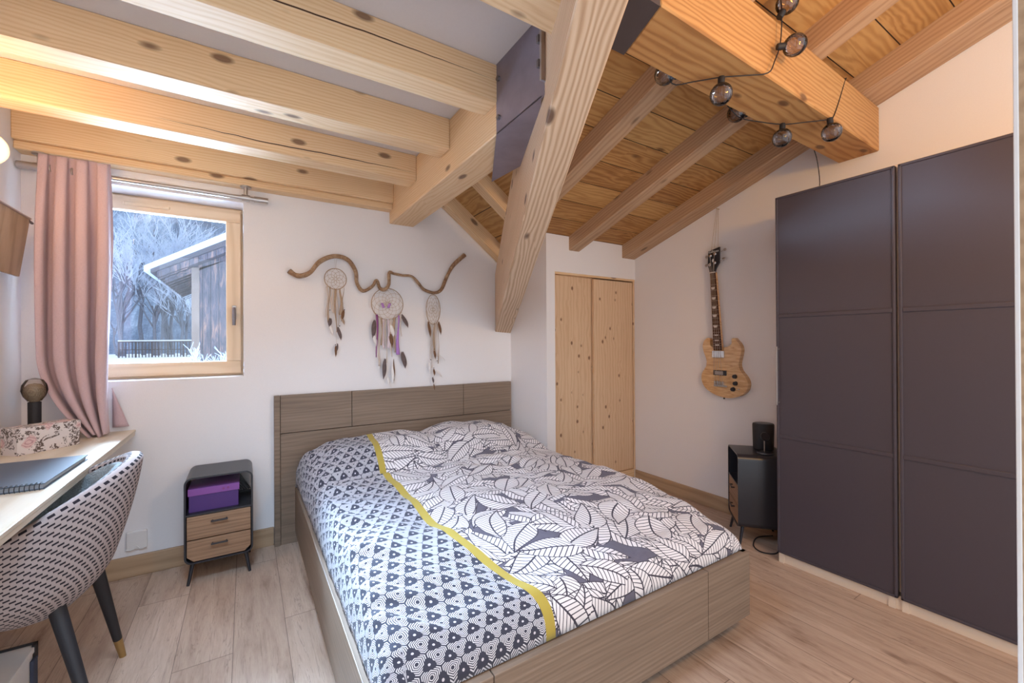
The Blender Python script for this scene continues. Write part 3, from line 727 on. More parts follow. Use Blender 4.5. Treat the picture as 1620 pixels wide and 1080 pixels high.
# ================================================================== BEDSIDE CABINETS
def cabinet(name,loc,rz,label):
    t=empty(name,loc,label,'bedside cabinet',rz=rz,group='metal bedside cabinets')
    W,D,z0,z1=.292,.262,.105,.535; th=.008; r=.035
    def rr(x0,x1,za,zb_,r,n=6):
        pts=[]
        for cx,cz,a0 in ((x1-r,zb_-r,0),(x0+r,zb_-r,90),(x0+r,za+r,180),(x1-r,za+r,270)):
            for k in range(n+1):
                a=math.radians(a0+90*k/n); pts.append((cx+r*math.cos(a),cz+r*math.sin(a)))
        return pts
    outer=rr(0,W,z0,z1,r); inner=rr(th,W-th,z0+th,z1-th,r-th)
    bm=BM(); n=len(outer)
    vo=[[bm.verts.new((p[0],y,p[1])) for p in outer] for y in (0,D)]; vi=[[bm.verts.new((p[0],y,p[1])) for p in inner] for y in (0,D)]
    for i in range(n):
        j=(i+1)%n
        bm.faces.new((vo[0][i],vo[0][j],vo[1][j],vo[1][i])); bm.faces.new((vi[0][i],vi[0][j],vi[1][j],vi[1][i]))
        bm.faces.new((vo[0][i],vo[0][j],vi[0][j],vi[0][i])); bm.faces.new((vo[1][i],vo[1][j],vi[1][j],vi[1][i]))
    obj('metal_shell',bm,M['black'],t,smooth=True)
    # back: solid lower half, slotted upper half
    bm=BM(); box(bm,th,W-th,D-.006,D-.003,z0+.01,.36); 
    zt=z1-th-.004; 
    for k in range(24):
        x=th+.004+k*.0125
        if x+.02>W-th-.004: break
        s=1 if k<11 else -1
        m=Matrix.Translation((x+.006,D-.0045,.44))@Matrix.Rotation(s*math.radians(38),4,'Y')
        box(bm,-.0040,.0040,-.0015,.0015,-.095,.095,M=m)
    for v in bm.verts:
        v.co.z=min(v.co.z,zt+.002)
        v.co.x=min(max(v.co.x,th),W-th)
    obj('back_panel',bm,M['black'],t)
    bm=BM(); box(bm,th,W-th,.002,D-.006,.344,.352); obj('shelf',bm,M['black'],t)
    for za,zb_ in ((.226,.340),(.116,.220)):
        bm=BM()
        pts=[(th+.003,zb_),(W-th-.003,zb_),(W-th-.003,za),(th+.003,za)]
        if za<.12: pts=[(th+.003,zb_),(W-th-.003,zb_),(W-th-.003,za+.026),(W-th-.03,za),(th+.03,za),(th+.003,za+.026)]
        prism(bm,[(x,.004,z) for x,z in pts],(0,.22,0),.0015)
        dr=obj('drawer',bm,M['drawer'],t)
        zc=(za+zb_)/2+.024
        bm=BM(); box(bm,W/2-.036,W/2+.036,-.016,-.009,zc-.004,zc+.004,.002); box(bm,W/2-.032,W/2-.027,-.010,.005,zc-.003,zc+.003); box(bm,W/2+.027,W/2+.032,-.010,.005,zc-.003,zc+.003)
        obj('handle',bm,M['black'],dr)
    for x,y,sx,sy in ((.035,.03,-1,-1),(W-.035,.03,1,-1),(.035,D-.03,-1,1),(W-.035,D-.03,1,1)):
        bm=BM(); tube(bm,[(x,y,z0+.004),(x+sx*.020,y+sy*.020,0)],[.010,.0065],12); obj('leg',bm,M['black'],t,smooth=True)
    return t
cabinet('bedside_cabinet',(-.262,2.635,0),0,'black metal bedside cabinet with two wood drawers and a purple box, left of the headboard')
cabinet('bedside_cabinet',(2.657,1.579,0),math.atan2(1.403-1.579,2.456-2.657)+0,'black metal bedside cabinet standing angled against the grey wardrobe') if False else None
ang=math.atan2(-.176,-.201)
# local +x runs along the front from the far corner to the near corner; +y goes into the cabinet
far=Vector((2.663,1.598,0))
cabinet('bedside_cabinet',far,ang,'black metal bedside cabinet standing angled against the grey wardrobe')
# purple box
t=empty('purple_box',(-.130,2.775,.352),'purple cardboard box with a lighter mauve lid inside the left bedside cabinet','box')
bm=BM(); box(bm,-.115,.095,-.105,.085,0,.095,.001); obj('box_body',bm,M['purple'],t)
bm=BM(); box(bm,-.119,.099,-.109,.089,.083,.118,.001); obj('lid',bm,M['mauve'],t)
bm=BM(); cyl(bm,(.03,-.112,.10),(.03,-.108,.10),.006,n=12); cyl(bm,(.05,-.112,.102),(.05,-.108,.102),.006,n=12); obj('stud',bm,M['plum'],t)
# speaker
t=empty('speaker',(2.705,1.395,.535),'black upright rounded speaker on the angled bedside cabinet','speaker',rz=math.radians(-48))
bm=BM(); lathe(bm,[(0,0),(.052,0),(.057,.006),(.060,.150),(.057,.158),(0,.158)],40,sx=1.,sy=.85); obj('grille_body',bm,M['blackmatte'],t,smooth=True)
bm=BM(); lathe(bm,[(0,.1575),(.050,.1575),(.049,.161),(0,.161)],40,sx=1.,sy=.85); obj('control_top',bm,M['black'],t,smooth=True)
# charging stand
t=empty('charging_stand',(2.602,1.330,.535),'small black phone charging stand with round base in front of the speaker','charging stand',rz=math.radians(235))
bm=BM(); lathe(bm,[(0,0),(.043,0),(.045,.004),(.043,.010),(0,.012)],36); obj('base',bm,M['black'],t,smooth=True)
bm=BM(); tube(bm,[(-.012,0,.008),(-.012,0,.095)],.0035,10); obj('stem',bm,M['nickel'],t,smooth=True)
bm=BM(); lathe(bm,[(0,-.006),(.024,-.006),(.027,0),(.024,.006),(0,.006)],30,Matrix.Translation((-.004,0,.100))@Matrix.Rotation(math.radians(65),4,'Y')); obj('charging_pad',bm,M['black'],t,smooth=True)
# floor cable
bm=BM(); tube(bm,smoothpts([(2.62,1.27,.10),(2.61,1.26,.02),(2.55,1.24,.005),(2.50,1.25,.005),(2.475,1.30,.005),(2.52,1.36,.005),(2.64,1.40,.005),(2.74,1.36,.005)],6),.0035,8)
o=obj('power_cable',bm,M['blackmatte'],smooth=True); tag(o,'black cable looping on the floor between the bedside cabinet and the wardrobe','cable')
# ================================================================== WARDROBE
t=empty('wardrobe',(2.455,0,0),'tall dark grey wardrobe with panelled doors on a pale plinth along the right wall','wardrobe')
YE=-.30
bm=BM(); box(bm,.022,.395,YE,1.190,.075,1.990); obj('carcass',bm,M['plinth'],t)
bm=BM(); box(bm,.004,.39,1.165,1.19,0,.060); box(bm,.012,.39,YE,1.165,0,.060); box(bm,.004,.012,.700,.725,0,.06);box(bm,.004,.012,.655,.678,0,.06); obj('plinth',bm,M['plinth'],t)
def wdoor(y0,y1):
    z0,z1=.053,1.981; fr=.028
    bm=BM(); box(bm,.0,.020,y0,y1,z0,z1,.003)
    dr=obj('door',bm,M['wardrobe'],t)
    bm=BM()
    # raised mouldings
    ln=[]
    for (a,b,c,d) in ((y0,y0+.012,z0,z1),(y1-.012,y1,z0,z1),(y0,y1,z0,z0+.012),(y0,y1,z1-.012,z1)):
        box(bm,-.006,.004,a,b,c,d,.003)
    obj('edge_moulding',bm,M['wardrobe'],dr)
    for zz in (1.336,.686):
        bm=BM(); box(bm,-.005,.004,y0+.011,y1-.011,zz-.011,zz+.011,.004); obj('cross_moulding',bm,M['wardrobe'],dr)
    return dr
d1=wdoor(.690,1.193); wdoor(.172,.679); wdoor(YE+.002,.163)
bm=BM(); box(bm,-.030,-.022,1.176,1.186,.855,1.171,.002); box(bm,-.024,.004,1.178,1.184,.865,.872); box(bm,-.024,.004,1.178,1.184,1.154,1.161); obj('handle',bm,M['nickel'],d1)
# ================================================================== BED
t=empty('bed',(.97,2.0,0),'double bed with grey-brown oak-effect headboard and floating frame','bed')
bx=-.97; by=-2.0
def L(x,y,z): return (x+bx,y+by,z)
def bbox(bm,x0,x1,y0,y1,z0,z1,b=.002): box(bm,x0+bx,x1+bx,y0+by,y1+by,z0,z1,b)
bm=BM(); bbox(bm,.141,.172,2.872,2.916,0,.890); bbox(bm,.174,1.798,2.88,2.916,0,.660); bbox(bm,.174,.580,2.88,2.916,.664,.890); bbox(bm,.583,1.376,2.88,2.916,.664,.890); bbox(bm,1.379,1.798,2.88,2.916,.664,.890)
obj('headboard',bm,M['bedwood'],t)
bm=BM(); bbox(bm,.25,.285,.98,2.878,.07,.33); obj('side_panel',bm,M['bedwoodY'],t)
bm=BM(); bbox(bm,1.735,1.765,.98,2.878,.07,.33); obj('side_panel',bm,M['bedwoodY'],t)
bm=BM(); bbox(bm,.286,.546,.968,1.0,.07,.33); bbox(bm,.549,1.478,.968,1.0,.07,.33); bbox(bm,1.481,1.765,.968,1.0,.07,.33); bbox(bm,.25,.286,.968,.9795,.07,.33); obj('foot_panel',bm,M['bedwood'],t)
bm=BM(); bbox(bm,.285,1.735,1.0,2.878,.20,.24); obj('slat_base',bm,M['bedwoodY'],t)
bm=BM(); bbox(bm,.45,1.55,1.35,2.70,0,.20); obj('inner_plinth',bm,M['blackmatte'],t)
# mattress
bm=BM(); box(bm,.33,1.69,1.06,2.84,.24,.43,.04,4); o=obj('mattress',bm,M['sheet'],smooth=True); tag(o,'mattress in a blue-grey sheet, its edge peeking out beside the headboard','mattress')
for k,(x0,x1,lab) in enumerate(((.30,.98,'left pillow hidden under the patterned duvet, a blue-grey corner showing'),(1.04,1.70,'right pillow forming the bulge under the leaf-print duvet'))):
    bm=BM(); P=[]
    for sgn in (1,-1):
        P=[]
        for i in range(21):
            u=-1+i/10
            P.append([((x0+x1)/2+(x1-x0)/2*u*(1-.04*v*v),2.655+.19*v*(1-.04*u*u),.49+sgn*.055*max(0,(1-u**4)*(1-v**4))**.5+.002*0) for v in [-1+j/8 for j in range(17)]])
        grid(bm,P)
    bmesh.ops.remove_doubles(bm,verts=bm.verts[:],dist=.0005)
    o=obj('pillow',bm,M['sheet'],smooth='all'); tag(o,lab,'pillow')
# duvet
def stripe_x(y): return .612+.135*max(0,(1.6-y)/.6)**1.7+.05*max(0,(y-2.2)/.6)
def duvet_mesh():
    X0,X1,Y0,Y1=.266,1.744,.990,2.862
    NX,NY=170,210
    P=[];UV=[]
    def sm(a): a=max(0,min(1,a)); return a*a*(3-2*a)
    for j in range(NY+1):
        v=j/NY; row=[];ur=[]
        for i in range(NX+1):
            u=i/NX
            # parameter squeezed near the borders so the sides fall steeply
            def par(s,lo,hi,m):
                # s in 0..1 -> (pos, edge distance param)
                return lo+(hi-lo)*s
            e=.075
            # border: first/last portion of the grid forms the drop
            def drop(s):
                k=.07
                if s<k: a=(1-s/k)*PI/2; return (-1,a)
                if s>1-k: a=((s-(1-k))/k)*PI/2; return (1,a)
                return (0,0)
            su,au=drop(u); sv,av=drop(v)
            k=.07
            cu=min(max((u-k)/(1-2*k),0),1); cv=min(max((v-k)/(1-2*k),0),1)
            rl,rt=.06,.085
            x=X0+rl+(X1-X0-2*rl)*cu + su*rl*math.sin(au)
            y=Y0+rt+(Y1-Y0-2*rt)*cv + sv*rt*math.sin(av)
            # top height
            px=(x-1.33)/.36; pxl=(x-.66)/.34
            rise=sm((y-2.22)/.33)
            top=.490+.022*math.sin(PI*cu)+.012*math.sin(PI*cv)
            pil=.180*math.exp(-(max(0,abs(px)-.35))**2*1.6)+0.
            pl_=.165*math.exp(-(max(0,abs(pxl)-.45))**2*1.8)
            bulge=max(pil,pl_)*.75+min(pil,pl_)*.25
            yb=rise*(1-.35*sm((y-2.72)/.2))
            top+=bulge*yb
            top-=.055*sm((1.45-y)/.42)
            # wrinkles
            w=noise.noise(Vector((x*2.2,y*2.6,.3)))*.026+noise.noise(Vector((x*5.5+y*2,y*7,2.)))*.016
            lw=math.exp(-((x-X0)/.22)**2)
            w+=lw*.024*noise.noise(Vector((x*7,y*20+x*14,5.)))
            rw=math.exp(-((x-1.35)/.4)**2)
            w+=rw*.012*noise.noise(Vector((x*3+y*9,y*14-x*9,8.)))
            w-=.022*math.exp(-((y-2.27+.10*(x-.5)*(x-.5))/.035)**2)*math.exp(-((x-.5)/.45)**2)
            w+=.010*math.exp(-((y-2.22+.10*(x-.5)*(x-.5))/.03)**2)*math.exp(-((x-.5)/.45)**2)
            bottom=.3345
            fall=1-(1-math.cos(au))*1.0; fall2=1-(1-math.cos(av))
            f=max(0,fall)*max(0,fall2)
            z=bottom+(top+w-bottom)*(f**.75)
            # bulging left edge near pillows
            if su and abs(su)==1: 
                z+=.006*noise.noise(Vector((x*3,y*16,1.)))*math.sin(au*2)
                x+=su*(.004+.010*noise.noise(Vector((1.,y*9,3.))))*math.sin(au*1.6)
            if su<0: x-= .018*rise*math.sin(au)*fall**.3 if fall>0 else 0
            x=min(max(x,.252),1.752)
            row.append((x,y,z))
            ux=x-stripe_x(y)+su*((top-.34)*(1-f)); uy=y+sv*((top-.34)*(1-fall2))
            ur.append((ux,uy))
        P.append(row);UV.append(ur)
    bm=BM(); grid(bm,P,UV); return bm
o=obj('duvet',duvet_mesh(),M['duvet'],smooth='all')
tag(o,'rumpled duvet, hexagon print on the left, yellow stripe, and big outlined leaves on the right','duvet')
md=o.modifiers.new('s','SOLIDIFY'); md.thickness=.004; md.offset=-1
# ================================================================== DRIFTWOOD + DREAMCATCHERS
yw=2.893
br=[(.223,1.640),(.250,1.622),(.285,1.614),(.338,1.640),(.393,1.712),(.474,1.755),(.555,1.742),(.606,1.672),(.618,1.592),(.655,1.545),(.712,1.578),(.742,1.622),(.765,1.572),(.795,1.562),(.822,1.600),(.828,1.680),(.86,1.676),(.917,1.668),(.984,1.665),(1.035,1.622),(1.075,1.580),(1.150,1.560),(1.205,1.590),(1.247,1.676),(1.298,1.770),(1.392,1.859)]
rad=[.016,.015,.015,.013,.014,.014,.0135,.0125,.0115,.011,.0105,.0095,.0115,.012,.0115,.0105,.009,.0085,.009,.010,.0105,.011,.012,.0125,.0135,.0155]
pp=smoothpts([(x,yw-.012+.006*math.sin(i*1.7),z) for i,(x,z) in enumerate(br)],5)
rr_=[]
for i in range(len(br)-1):
    for k in range(5): rr_.append((rad[i]*(1-k/5)+rad[i+1]*k/5)*(1+.16*noise.noise(Vector((i*1.3+k*.3,0,0)))))
rr_.append(rad[-1])
bm=BM(); tube(bm,pp,rr_,12)
o=obj('driftwood_branch',bm,M['drift'],smooth='all'); tag(o,'twisting brown driftwood branch fixed to the wall above the headboard','branch')
def feather(par,x,z,L,wd,ang,mat,y=-.012,bend=.12):
    """hangs from (x,z); ang tilt from vertical"""
    bm=BM(); n=12; P=[]
    dx,dz_=math.sin(ang),-math.cos(ang)
    for i in range(n+1):
        s=i/n; w=wd*math.sin(PI*min(1,s*.92+.06))**.7*(1 if s<.9 else .8)
        bx_=bend*L*math.sin(PI*s*.5)**2
        cx=x+dx*L*s+bx_*(-dz_); cz=z+dz_*L*s+bx_*dx
        P.append([(cx+k*w*(-dz_),y-.004*math.sin(s*3)+.003*abs(k),cz+k*w*dx+.006*abs(k)) for k in (-1,-.5,0,.5,1)])
    grid(bm,P)
    o=obj('feather',bm,M[mat],par,smooth='all'); md=o.modifiers.new('s','SOLIDIFY'); md.thickness=.0012
    return o
def ribbon(par,x,z0,z1,w,mat,sway=.006,y=-.010,seed=0,name='ribbon'):
    bm=BM(); P=[]; n=14
    for i in range(n+1):
        s=i/n; z=z0+(z1-z0)*s; dx=sway*math.sin(s*5+seed); tw=math.cos(s*3+seed*2)*.35+.75
        P.append([(x+dx-w/2*tw,y-.002*math.sin(s*6+seed),z),(x+dx,y-.003,z),(x+dx+w/2*tw,y+.002*math.sin(s*6+seed),z)])
    grid(bm,P); o=obj(name,bm,M[mat],par,smooth='all'); md=o.modifiers.new('s','SOLIDIFY'); md.thickness=.001
def dreamcatcher(cx,cz,rx,rz_,strz,label,rings=4,petals=8):
    t=empty('dreamcatcher',(cx,yw,cz),label,'dreamcatcher',group='dreamcatchers on the driftwood')
    ax=Vector((1,0,0)); az=Vector((0,0,1))
    bm=BM(); torus(bm,(0,-.006,0),rx,.0028,ax,az,56,8,rz_); obj('hoop',bm,M['tan'],t,smooth='all')
    bm=BM()
    pts=[]
    prev=[(rx*math.cos(2*PI*k/petals),rz_*math.sin(2*PI*k/petals)) for k in range(petals)]
    for r in range(rings):
        f=1-(r+1)/(rings+.6)
        cur=[(rx*f*math.cos(2*PI*(k+.5*(r+1))/petals),rz_*f*math.sin(2*PI*(k+.5*(r+1))/petals)) for k in range(petals)]
        for k in range(petals):
            for a in (prev[k],prev[(k+1)%petals]):
                tube(bm,[(a[0],-.006,a[1]),(cur[k][0],-.006,cur[k][1])],.0009,4,False)
        prev=cur
    for k in range(petals):
        a,b=prev[k],prev[(k+1)%petals]; tube(bm,[(a[0],-.006,a[1]),(b[0],-.006,b[1])],.0009,4,False)
    obj('web',bm,M['jute'],t)
    bm=BM(); tube(bm,[(-.002,-.006,rz_),(-.006,-.018,strz-cz)],.0009,5); tube(bm,[(.002,-.006,rz_),(.008,-.018,strz-cz)],.0009,5); obj('hanging_string',bm,M['cream'],t)
    return t
t=dreamcatcher(.486,1.612,.066,.066,1.757,'small round dreamcatcher hanging at the left of the driftwood, with tan ribbons and grey feathers')
for x,z1,w,m,s in ((-.052,-.245,.010,'cream',0),(-.04,-.28,.016,'tan',1),(-.018,-.22,.010,'cream',2),(0.0,-.34,.012,'tan',3),(.012,-.30,.009,'cream',4),(.03,-.23,.018,'tan',5),(.045,-.20,.008,'tan',1.5)): ribbon(t,x,-.052 if abs(x)>.03 else -.064,z1,w,m,seed=s)
for x,z,L,w,a,m in ((-.03,-.255,.055,.012,-.3,'featherdark'),(-.035,-.29,.075,.010,.1,'featherwhite'),(.012,-.31,.085,.011,.1,'featherdark'),(.050,-.20,.075,.010,-.35,'featherbrown'),(.0,-.43,.07,.007,-.15,'featherbrown'),(.012,-.42,.05,.006,-.3,'featherdark'),(.03,-.24,.06,.008,.25,'tan')): feather(t,x,z,L,w,a,m)
for x,z in ((-.035,-.20),(.008,-.415),(-.003,-.42),(.052,-.195),(.022,-.30)):
    bm=BM(); bmesh.ops.create_uvsphere(bm,u_segments=10,v_segments=6,radius=.0035,matrix=Matrix.Translation((x,-.012,z)))
    obj('bead',bm,M['bead'],t,smooth='all')
bm=BM(); tube(bm,[(0,-.012,-.33),(.004,-.012,-.42)],.0009,5); obj('feather_string',bm,M['cream'],t)
t=dreamcatcher(.816,1.467,.107,.107,1.575,'largest dreamcatcher, in the middle of the driftwood, with purple ribbons and a purple bow',6,10)
for x,z1,w,m,s in ((-.073,-.36,.014,'plum',0),(-.055,-.42,.018,'cream',1),(-.030,-.30,.014,'pearl',2),(-.012,-.40,.010,'cream',4),(.006,-.30,.022,'pearl',5),(.022,-.36,.010,'cream',2.5),(.045,-.33,.018,'tan',3),(.071,-.345,.028,'lilac',1.2),(-.04,-.28,.012,'tan',5.5),(.092,-.22,.006,'cream',2)): ribbon(t,x,-math.sqrt(max(0,.107**2-x*x))+.004,z1,w,m,seed=s,sway=.005)
for x,z,L,w,a,m in ((-.085,-.115,.12,.016,-.25,'featherdark'),(-.095,-.21,.08,.011,.1,'featherwhite'),(.095,-.072,.10,.014,.35,'featherdark'),(-.018,-.375,.135,.014,-.22,'featherdark'),(.10,-.33,.115,.017,.05,'featherdark'),(.015,-.19,.11,.013,0,'featherbrown'),(.02,-.14,.09,.014,.1,'featherwhite'),(.035,-.42,.12,.012,-.15,'featherwhite'),(.04,-.38,.14,.005,-.10,'featherbrown'),(.0,-.50,.05,.009,0,'featherwhite')): feather(t,x,z,L,w,a,m)
bm=BM()
for sgn in (-1,1):
    for k in (0,1,2):
        bmesh.ops.create_uvsphere(bm,u_segments=10,v_segments=6,radius=.009,matrix=Matrix.Translation((-.012+sgn*(.017+.004*k),-.012,-.012+(k-1)*.010))@Matrix.Diagonal((1.1,.4,.8,1)))
obj('bow',bm,M['lilac'],t,smooth='all')
t=dreamcatcher(1.144,1.441,.053,.107,1.565,'narrow oval dreamcatcher hanging at the right of the driftwood, above the headboard',6,8)
for x,z1,w,m,s in ((-.022,-.36,.006,'cream',0),(-.010,-.42,.008,'cream',1),(.004,-.30,.014,'tan',2),(.014,-.38,.006,'cream',3),(.026,-.34,.008,'cream',4),(.036,-.39,.005,'tan',5)): ribbon(t,x,-.098,z1,w,m,seed=s,sway=.004)
for x,z,L,w,a,m in ((-.038,-.09,.115,.010,.0,'featherbrown'),(.040,-.09,.095,.010,.05,'featherbrown'),(.004,-.29,.07,.009,0,'featherbrown'),(-.03,-.38,.08,.009,-.1,'featherwhite'),(.0,-.43,.05,.008,0,'featherbrown'),(-.008,-.49,.045,.007,0,'featherdark'),(.02,-.44,.06,.005,.6,'featherwhite'),(.04,-.33,.06,.004,.7,'featherwhite'),(0,-.54,.045,.005,0,'featherbrown')): feather(t,x,z,L,w,a,m)
for x,z in ((-.022,-.36),(.026,-.37),(.004,-.285),(.0,-.42)):
    bm=BM(); bmesh.ops.create_uvsphere(bm,u_segments=10,v_segments=6,radius=.0035,matrix=Matrix.Translation((x,-.012,z)))
    obj('bead',bm,M['bead'],t,smooth='all')
bm=BM(); tube(bm,[(0,-.012,-.33),(-.004,-.012,-.56)],.0009,5); obj('feather_string',bm,M['cream'],t)
# ================================================================== BASS GUITAR
GX=2.8185
t=empty('bass_guitar',(GX,1.72,.81),'natural flame-maple bass guitar with double horns hanging on the right wall','bass guitar')
def G(x,y,d=0): return Vector((-d if False else d,-(x-258)*.00111,(1031-y)*.001066))  # local; d<0 towards room
def flame():
    t_=NT('flamed_maple_gloss'); s=t_.sep(t_.obj())
    n=t_.noise(t_.comb(t_.m('MULTIPLY',s[1],8),t_.m('MULTIPLY',s[2],60),0),1.3,3,.6,.8)
    c=t_.ramp(n,[(.3,(.50,.27,.11)),(.5,(.66,.40,.19)),(.7,(.78,.54,.30))]); return t_.set(c,.25,0,.5,coat=.4)
fm=flame(); rose=wood('rosewood_fretboard_wood',(.10,.045,.03),(.075,.032,.022),(.04,.018,.012),'Z',300,0,fib=.5)
out=[(198,728),(196,706),(180,700),(168,680),(170,654),(158,640),(136,650),(120,682),(119,705),(128,740),(143,780),(147,812),(136,846),(116,872),(108,905),(112,935),(130,972),(162,998),(205,1018),(258,1030),(305,1030),(352,1016),(392,990),(412,955),(412,920),(398,888),(374,858),(358,828),(360,795),(371,745),(374,715),(364,682),(345,660),(332,644),(312,650),(316,676),(300,696),(280,700),(262,704),(262,728)]
pts=[G(x,y,-.012) for x,y in smoothpts([(x,y,0) for x,y in out+[out[0]]],3) for x,y in [(x,y)]] if False else None
sp=smoothpts([(x,y,0) for x,y in out]+[(out[0][0],out[0][1],0)],3)[:-1]
bm=BM(); prism(bm,[G(p.x,p.y,-.004) for p in sp],(.040,0,0),.0022); obj('body',bm,fm,t,smooth=True)
bm=BM(); prism(bm,[G(203,735,-.010),G(258,735,-.010),G(216,206,-.010),G(179,206,-.010)],(.020,0,0),.002); nk=obj('neck',bm,fm,t)
bm=BM(); prism(bm,[G(200,722,-.016),G(256,722,-.016),G(216,206,-.016),G(180,206,-.016)],(.006,0,0)); fb=obj('fretboard',bm,rose,nk)
for k in range(20):
    bm=BM(); f=1-2**(-k/12*1.0); y=206+(722-206)*f/(1-2**(-20/12)); xl=180+(200-180)*(y-206)/516; xr=216+(256-216)*(y-206)/516
    box(bm,-.0175,-.0158,-(xr-258)*.00111,-(xl-258)*.00111,(1031-y)*.001066-.0007,(1031-y)*.001066+.0007)
    obj('fret',bm,M['nickel'],fb)
for x,y in ((201,312),(205,379),(208,440),(211,495),(215,565),(220,623),(223,658),(226,688)):
    bm=BM(); w=12+(y-300)*.008; h=8 if y<600 else 4
    prism(bm,[G(x-w,y-h,-.0172),G(x+w,y-h,-.0172),G(x+w*.7,y+h,-.0172),G(x-w*.7,y+h,-.0172)],(.0015,0,0))
    obj('inlay',bm,M['white'],fb)
bm=BM(); prism(bm,[G(180,210,-.018),G(216,210,-.018),G(221,184,-.018),G(244,146,-.018),G(247,45,-.018),G(210,53,-.018),G(172,60,-.018),G(166,148,-.018),G(176,184,-.018)],(.014,0,0),.001); hs=obj('headstock',bm,M['black'],nk)
bm=BM(); box(bm,-.020,-.016,-(217-258)*.00111,-(179-258)*.00111,(1031-209)*.001066,(1031-203)*.001066); obj('nut',bm,M['white'],nk)
# headstock script and crown mark
cu=bpy.data.curves.new('script','FONT'); cu.body='Gibson'; cu.size=.026; cu.align_x='CENTER'; cu.extrude=.0004; cu.shear=.3
tx=bpy.data.objects.new('script_tmp',cu); COL.objects.link(tx); bpy.context.view_layer.update()
me=bpy.data.meshes.new_from_object(tx); bpy.data.objects.remove(tx)
me.materials.append(M['white']); lo=bpy.data.objects.new('headstock_script',me); COL.objects.link(lo); lo.parent=hs
p=G(207,76,-.0186); lo.matrix_local=Matrix.Translation(p)@Matrix(((0,0,-1),(-1,0,0),(0,1,0))).to_4x4()
bm=BM(); prism(bm,[G(196,125,-.0186),G(203,115,-.0186),G(210,125,-.0186),G(207,138,-.0186),G(199,138,-.0186)],(.001,0,0)); obj('crown_inlay',bm,M['white'],hs)
for px_,py_,kx,ky in ((185,93,155,95),(181,152,152,153),(217,86,277,68),(215,145,270,127)):
    bm=BM(); a=G(px_,py_); cyl(bm,(-.030,a.y,a.z),(-.016,a.y,a.z),.0055,n=14); cyl(bm,(-.0195,a.y,a.z),(-.0175,a.y,a.z),.011,n=16); tn=obj('tuner_post',bm,M['chrome'],hs,smooth=True)
    b=G(kx,ky); bm=BM(); tube(bm,[(-.008,a.y,a.z),(-.008,b.y,b.z)],.003,8); bmesh.ops.create_uvsphere(bm,u_segments=14,v_segments=8,radius=.013,matrix=Matrix.Translation((-.008,b.y,b.z))@Matrix.Diagonal((.35,1,.8,1))); obj('tuner_key',bm,M['nickel'],tn,smooth='all')
def gbox(x0,y0,x1,y1,d0,d1,b=.001):
    bm=BM(); box(bm,-d1,-d0,-(x1-258)*.00111,-(x0-258)*.00111,(1031-y1)*.001066,(1031-y0)*.001066,b); return bm
obj('neck_pickup',gbox(190,725,271,772,.003,.016,.003),M['chrome'],t)
bm=gbox(195,855,281,887,.003,.010); pk=obj('bridge_pickup',bm,M['black'],t)
obj('pickup_cover',gbox(208,859,262,883,.009,.014),M['nickel'],pk)
bm=gbox(200,950,287,962,.003,.014); 
for k in range(4):
    x=210+k*17; box(bm,-.018,-.004,-(x+6-258)*.00111,-(x-6-258)*.00111,(1031-950)*.001066,(1031-925)*.001066,.001)
obj('bridge',bm,M['chrome'],t)
for x,y in ((335,889),(338,933),(323,971)):
    bm=BM(); a=G(x,y); cyl(bm,(-.020,a.y,a.z),(-.003,a.y,a.z),.0125,.0155,n=20); obj('control_knob',bm,M['black'],t,smooth=True)
bm=BM(); a=G(361,968); cyl(bm,(-.014,a.y,a.z),(-.002,a.y,a.z),.004,n=10); obj('jack_nut',bm,M['chrome'],t)
bm=BM(); cyl(bm,(.012,0.003,-.012),(.012,0.003,.004),.006,n=12); obj('strap_button',bm,M['black'],t)
for k in range(4):
    bm=BM(); a=G(187+k*7.3,206,-.0205); b=G(210+k*17,940,-.0195); e=G((185,181,217,215)[(1,0,2,3)[k]] if False else (181,185,217,215)[k],(152,93,86,145)[k],-.024)
    tube(bm,[e,a,b],.0011,5); obj('string',bm,M['nickel'],t)
# hanging cord
bm=BM(); hk=Vector((2.83-.0,1.765,2.125))
tube(bm,[(2.835,1.772,2.14),(2.806,1.800,1.835)],.0012,5); tube(bm,[(2.835,1.766,2.14),(2.806,1.772,1.86)],.0012,5); tube(bm,[(2.835,1.760,2.14),(2.806,1.745,1.86)],.0012,5)
cyl(bm,(2.82,1.766,2.14),(2.856,1.766,2.14),.003,n=8)
o=obj('guitar_hanging_cord',bm,M['jute']); tag(o,'thin cord and hook from which the bass guitar hangs under the rafter','cord')
# ================================================================== STRING LIGHTS
t=empty('string_lights',(0,0,0),'black string lights with ribbed smoked globe bulbs wound around the big right-hand beam','string lights')
cab=[(1.74,.828,2.56),(1.756,.826,2.478),(1.745,.826,2.349),(1.70,.826,2.26),(1.66,.830,2.205),(1.60,.875,2.200),(1.523,.93,2.197),(1.46,1.00,2.197),(1.40,1.056,2.20),(1.39,1.062,2.30),(1.50,1.064,2.34),(1.80,1.06,2.22),(1.88,1.056,2.199),(1.97,1.03,2.196),(2.092,.984,2.196),(2.16,.92,2.196),(2.235,.855,2.200),(2.27,.852,2.22),(2.33,.855,2.30),(2.41,.858,2.43),(2.43,.864,2.452),(2.46,.95,2.46),(2.50,1.055,2.44),(2.52,1.06,2.30),(2.60,1.055,2.19),(2.70,1.08,2.08),(2.72,1.10,2.0)]
bm=BM(); tube(bm,smoothpts(cab,4),.0024,6); obj('cable',bm,M['blackmatte'],t,smooth='all')
